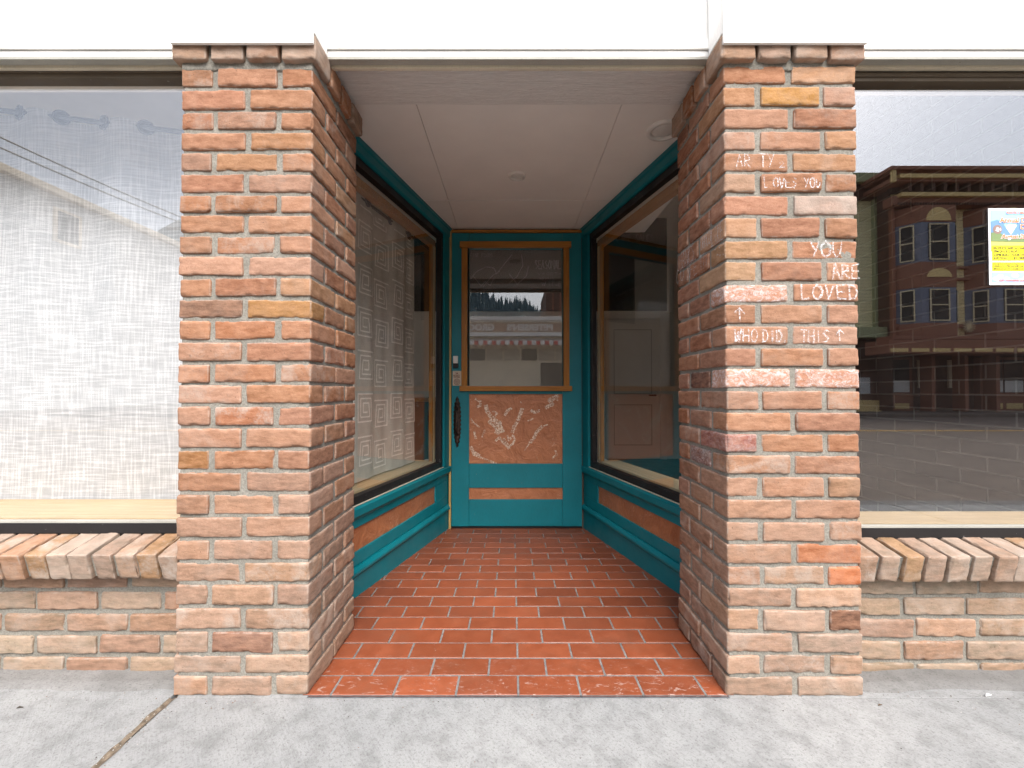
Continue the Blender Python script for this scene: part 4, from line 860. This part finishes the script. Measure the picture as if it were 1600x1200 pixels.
ZG = 23.64; YG = 1.8723 * 2 + CAM_D - ZG
gb = thing('grocery_store', 'low beige grocery store with red lettering and a red and white awning fringe', 'building', (-1, YG - 5, 0)); GX, GY = -1, YG - 5
def gbox(mb, u0, u1, v0, v1, y0, y1, mi=0):
    a0, z1 = far(u0, v0, ZG - max(0, y1)); a1, z0 = far(u1, v1, ZG - max(0, y1)); return mb.box(a0 - GX, a1 - GX, YG + y0 - GY, YG + y1 - GY, z0, z1, mi)
k = MB(); gbox(k, 520, 1010, 500, 640, -9, 0); k.build('wall', mz['beige'], gb)
k = MB(); gbox(k, 518, 1012, 494, 499.8, -9, .3); gbox(k, 520, 1010, 500.2, 503, .001, .12); gbox(k, 520, 1010, 519, 525, .001, .35); k.build('cornice', mz['whitep'], gb, bevel=.02)
k = MB(); gbox(k, 520, 1010, 505, 518, .001, .06); k.build('sign_band', solid('tan_sign_board', (.42, .24, .16)), gb)
x2, z2 = far(864, 517, ZG)
for w_s, xo in (("PETERSEN'S", 0), ('GROCERY', 3.15)):
    k = MB(); k.text(w_s, .46, lambda a, b: (x2 - xo - a - GX, YG + .075 - GY, z2 + .03 + b), 0, .02, cond=1.05); k.build('sign_lettering', mz['whitep'], gb)
k = MB(); x0_, zt_ = far(560, 529, ZG); x1_, zb_ = far(980, 537, ZG)
k.quad((x0_ - GX, YG + .01 - GY, zt_), (x1_ - GX, YG + .01 - GY, zt_), (x1_ - GX, YG + 1.2 - GY, zb_), (x0_ - GX, YG + 1.2 - GY, zb_)); k.build('awning', solid('awning_grey', (.3, .28, .26)), gb)
k = MB(); n = 64
for i in range(n):
    a = x0_ + (x1_ - x0_) * i / n; b = x0_ + (x1_ - x0_) * (i + 1) / n
    k.add([(a - GX, YG + 1.21 - GY, zb_ + .03), (b - GX, YG + 1.21 - GY, zb_ + .03), (b - GX, YG + 1.21 - GY, zb_ - .14), ((a + b) / 2 - GX, YG + 1.21 - GY, zb_ - .2), (a - GX, YG + 1.21 - GY, zb_ - .14)], [(0, 1, 2, 3, 4)], i % 2)
k.build('awning_fringe', [mz['red'], mz['whitep']], gb)
for u in range(545, 990, 27):
    k = MB(); gbox(k, u, u + 24, 545, 563, .001, .04); k.build('window', mz['dark_pane'] if (u // 27) % 3 == 0 else solid('blind', (.50, .42, .32)), gb)
for u in (600, 845, 930):
    k = MB(); gbox(k, u, u + 38, 567, 636, .001, .05); k.build('window', mz['dark_pane'], gb)

hb_ = thing('brown_house', 'tall narrow dark brown building rising behind the grocery store', 'building', (4.2, -26, 0))
k = MB(); k.prism([(-1.9, 0), (-1.9, 8.0), (-.5, 9.6), (3.0, 9.6), (3.0, 0)], -4, 1.5, 'y'); k.build('wall', mz['burgundy_dark'], hb_)
k = MB(); k.box(.2, 2.9, 1.502, 1.6, .2, 8.5); k.build('side_panel', mz['olive'], hb_)
for x in (-1.5, -1.0, -.5): MB().box(x, x + .12, 1.502, 1.56, 1, 7.8).build('batten', mz['burgundy'], hb_)

wb = thing('white_building', 'three storey white sided building reflected faintly in the left window', 'building', (-30, -25, 0))
k = MB(); k.box(-6, 6, -7, 6.5, 0, 11.2); k.build('wall', mz['white_siding'], wb)
k = MB(); k.box(-6.3, 6.35, -7.2, 6.9, 11.2005, 11.55); k.build('cornice', mz['beige'], wb, bevel=.05)
for y in (3.1,):
    for z in (8.9,):
        k = MB(); k.box(6.001, 6.08, y - .75, y + .75, z - .1, z + 1.7); f_ = k.build('window_casing', mz['beige'], wb)
        k = MB(); k.box(6.081, 6.1, y - .55, y + .55, z + .05, z + 1.55); k.build('window_pane', mz['dark_pane'], f_)
for x in (-4, -1, 2):
    for z in (1.0, 5.7, 8.9):
        k = MB(); k.box(x, x + 1.2, 6.501, 6.56, z, z + 1.6); k.build('window', mz['dark_pane'], wb)
pp = thing('utility_pole', 'brown wooden utility pole with a crossarm on the far pavement', 'utility pole', (-14, -17.2, -.0))
MB().tube([(0, 0, 0), (0, 0, 8.6)], [.15, .10], 12).build('pole', solid('pole_wood', (.12, .08, .05)), pp, smooth=True)
MB().box(-.9, .9, -.05, .05, 7.9, 8.02).build('crossarm', solid('crossarm_wood', (.14, .10, .06)), pp, bevel=.01)
for i, x in enumerate((-14.0, -13.4)):
    tag(MB().tube([(x + .4 * q, -17.2 + 14.9 * q, 8.1 - .7 * q - 1.0 * q * (1 - q)) for q in np.linspace(0, 1, 12)], .022, 6).build('overhead_wire', M['blackp']), ('black overhead wire crossing the street, ' + ('nearer the edge of the photo' if i == 0 else 'nearer the left pillar')), 'wire')

# parked white car on the far side of the road
car = thing('parked_car', 'white hatchback parked at the far kerb in front of the grocery store', 'car', (2.9, -15.2, -.14))
sec = [(-2.15, .38, .62, .55), (-2.05, .30, .80, .75), (-1.2, .26, .95, .82), (-.75, .25, 1.02, .84), (.1, .25, 1.03, .85), (1.3, .25, 1.04, .85), (1.95, .28, 1.02, .82), (2.12, .36, .85, .74)]
def loft(sec, fz):
    P = []; F = []; m_n = 14
    for (x, z0, z1, w) in sec:
        for a in range(m_n):
            q = 2 * math.pi * a / m_n; cx, sx = math.cos(q), math.sin(q); P.append((x, w * math.copysign(abs(cx) ** .45, cx), (z0 + z1) / 2 + (z1 - z0) / 2 * math.copysign(abs(sx) ** .5, sx)))
    for i in range(len(sec) - 1):
        for a in range(m_n): F.append((i * m_n + a, i * m_n + (a + 1) % m_n, (i + 1) * m_n + (a + 1) % m_n, (i + 1) * m_n + a))
    F += [tuple(range(m_n)), tuple(range(len(P) - 1, len(P) - m_n - 1, -1))]; return MB().add(P, F)
loft(sec, 0).build('body', simple('white_car_paint', (.75, .76, .78), .25, .02, 4, 0, spec=.6), car, smooth=True)
loft([(-1.1, .95, 1.0, .74), (-.35, .95, 1.44, .66), (.5, .95, 1.52, .65), (1.3, .95, 1.50, .64), (2.0, .95, 1.02, .66)], 0).build('cabin_glass', simple('car_glass', (.03, .035, .04), .08, .02, 4, 0, spec=.8), car, smooth=True)
loft([(-.35, 1.44, 1.47, .60), (.5, 1.50, 1.555, .62), (1.35, 1.485, 1.54, .60)], 0).build('roof', simple('white_roof_paint', (.75, .76, .78), .25, .02, 4, 0, spec=.6), car, smooth=True)
for x in (-1.35, 1.32):
    for y in (-.80, .80):
        w_ = MB().ring([(.20, -.09), (.30, -.09), (.32, -.06), (.32, .06), (.30, .09), (.20, .09)], x, y, .32, 28, 'y').build('wheel', M['blackp'], car, smooth=True)
        MB().ring([(.001, .07), (.06, .09), (.19, .06), (.2, -.06), (.19, -.075), (.06, -.1), (.001, -.09)], x, y, .32, 20, 'y').build('rim', M['grom'], w_, smooth=True)
for y in (-.6, .6): MB().box(-2.14, -2.02, y - .14, y + .14, .62, .72).build('headlight', M['plastic'], car, bevel=.02)

# wooded hill behind the town
P = []; F = []; nx, ny = 60, 14
def hillz(x, y):
    b = 124 - x * .37 + 5 * math.sin(x * .05) + 3 * math.sin(x * .13); dd = (-y - 330) / 300
    return max(0, b * min(1, max(0, dd)) ** .8)
for i in range(nx + 1):
    for j in range(ny + 1):
        x = -420 + 840 * i / nx; y = -330 - 420 * j / ny; P.append((x, y, hillz(x, y) - .3))
for i in range(nx):
    for j in range(ny): a = i * (ny + 1) + j; F.append((a, a + ny + 1, a + ny + 2, a + 1))
struct(MB().add(P, F), 'hill', simple('hazed_hill_ground', (.08, .115, .115), .95, .3, .03, 0), smooth=True)  # bluish ground colour carries the distance haze
tr_ = MB(); rr = random.Random(5)
for i in range(2600):
    x = rr.uniform(-260, 260); y = -rr.uniform(345, 690); z = hillz(x, y) - 1.5
    if z < 2: continue
    h = rr.uniform(9, 17); w_ = h * .2; P = []
    for l in range(4):
        zz = h * (.1 + .22 * l); r_ = w_ * (1 - l * .23)
        for a in range(6): q = a * 1.047 + l * .5; P.append((x + r_ * math.cos(q) * rr.uniform(.7, 1.2), y + r_ * math.sin(q), z + zz))
        P.append((x, y, z + zz + h * .36))
    tr_.add(P, [(l * 7 + a, l * 7 + (a + 1) % 6, l * 7 + 6) for l in range(4) for a in range(6)])
tag(tr_.build('forest', simple('hazed_conifer', (.14, .19, .20), .95, .3, .2, 0)), 'dark conifer wood covering the hill beyond the grocery store', 'forest', kind='stuff')  # foliage paled and blued: distance haze painted into the colour

gt = MB(); rr = random.Random(9)
for i in range(420):
    x = rr.uniform(-2.2, 2.4); y = -abs(rr.gauss(0, .035)) - .014 if -1.07 < x < 1.12 else .02 - abs(rr.gauss(0, .04))
    if i % 4 == 0: x = -1.061 + rr.gauss(0, .02); y = -rr.uniform(.02, .5)
    if i % 5 == 0: y = -rr.uniform(.02, .45)
    q = rr.uniform(.0008, .0026); P = [(x + q * a * rr.uniform(.6, 1.3), y + q * b * rr.uniform(.6, 1.3), max(0, q * c * rr.uniform(.5, 1))) for a, b, c in ((-1, 0, 0), (0, -1, 0), (1, 0, 0), (0, 1, 0), (0, 0, 1.2))]
    gt.add(P, [(0, 1, 4), (1, 2, 4), (2, 3, 4), (3, 0, 4)], i % 3)
tag(gt.build('grit', [solid('grit_dark', (.06, .05, .04)), solid('grit_brown', (.16, .10, .06)), solid('grit_pale', (.35, .33, .3))]), 'fine grit scattered on the pavement along the wall base', 'grit', kind='stuff')
# small debris on the pavement
for (u, v, s_, c, lb, nm) in ((249, 1063, .006, (.45, .2, .08), 'small orange brick crumb by the foot of the left pillar', 'brick_crumb'), (1546, 1087, .011, (.8, .8, .78), 'white paper scrap at the foot of the right low wall', 'paper_scrap'), (30, 1106, .008, (.05, .04, .03), 'dark twig lying on the left of the pavement', 'twig'), (1376, 1102, .007, (.12, .08, .05), 'brown leaf bit on the pavement below the right pillar', 'leaf')):
    x, y = at_z(u, v, .003); o_ = MB().tube([(-s_, 0, .001), (-s_ * .3, s_ * .3, .003), (s_, s_ * .5, .001)], [s_ * .15, s_ * .35, s_ * .12], 6).build(nm, solid(nm + '_colour', c)); o_.location = (x, y, .001); tag(o_, lb, nm.replace('_', ' '))
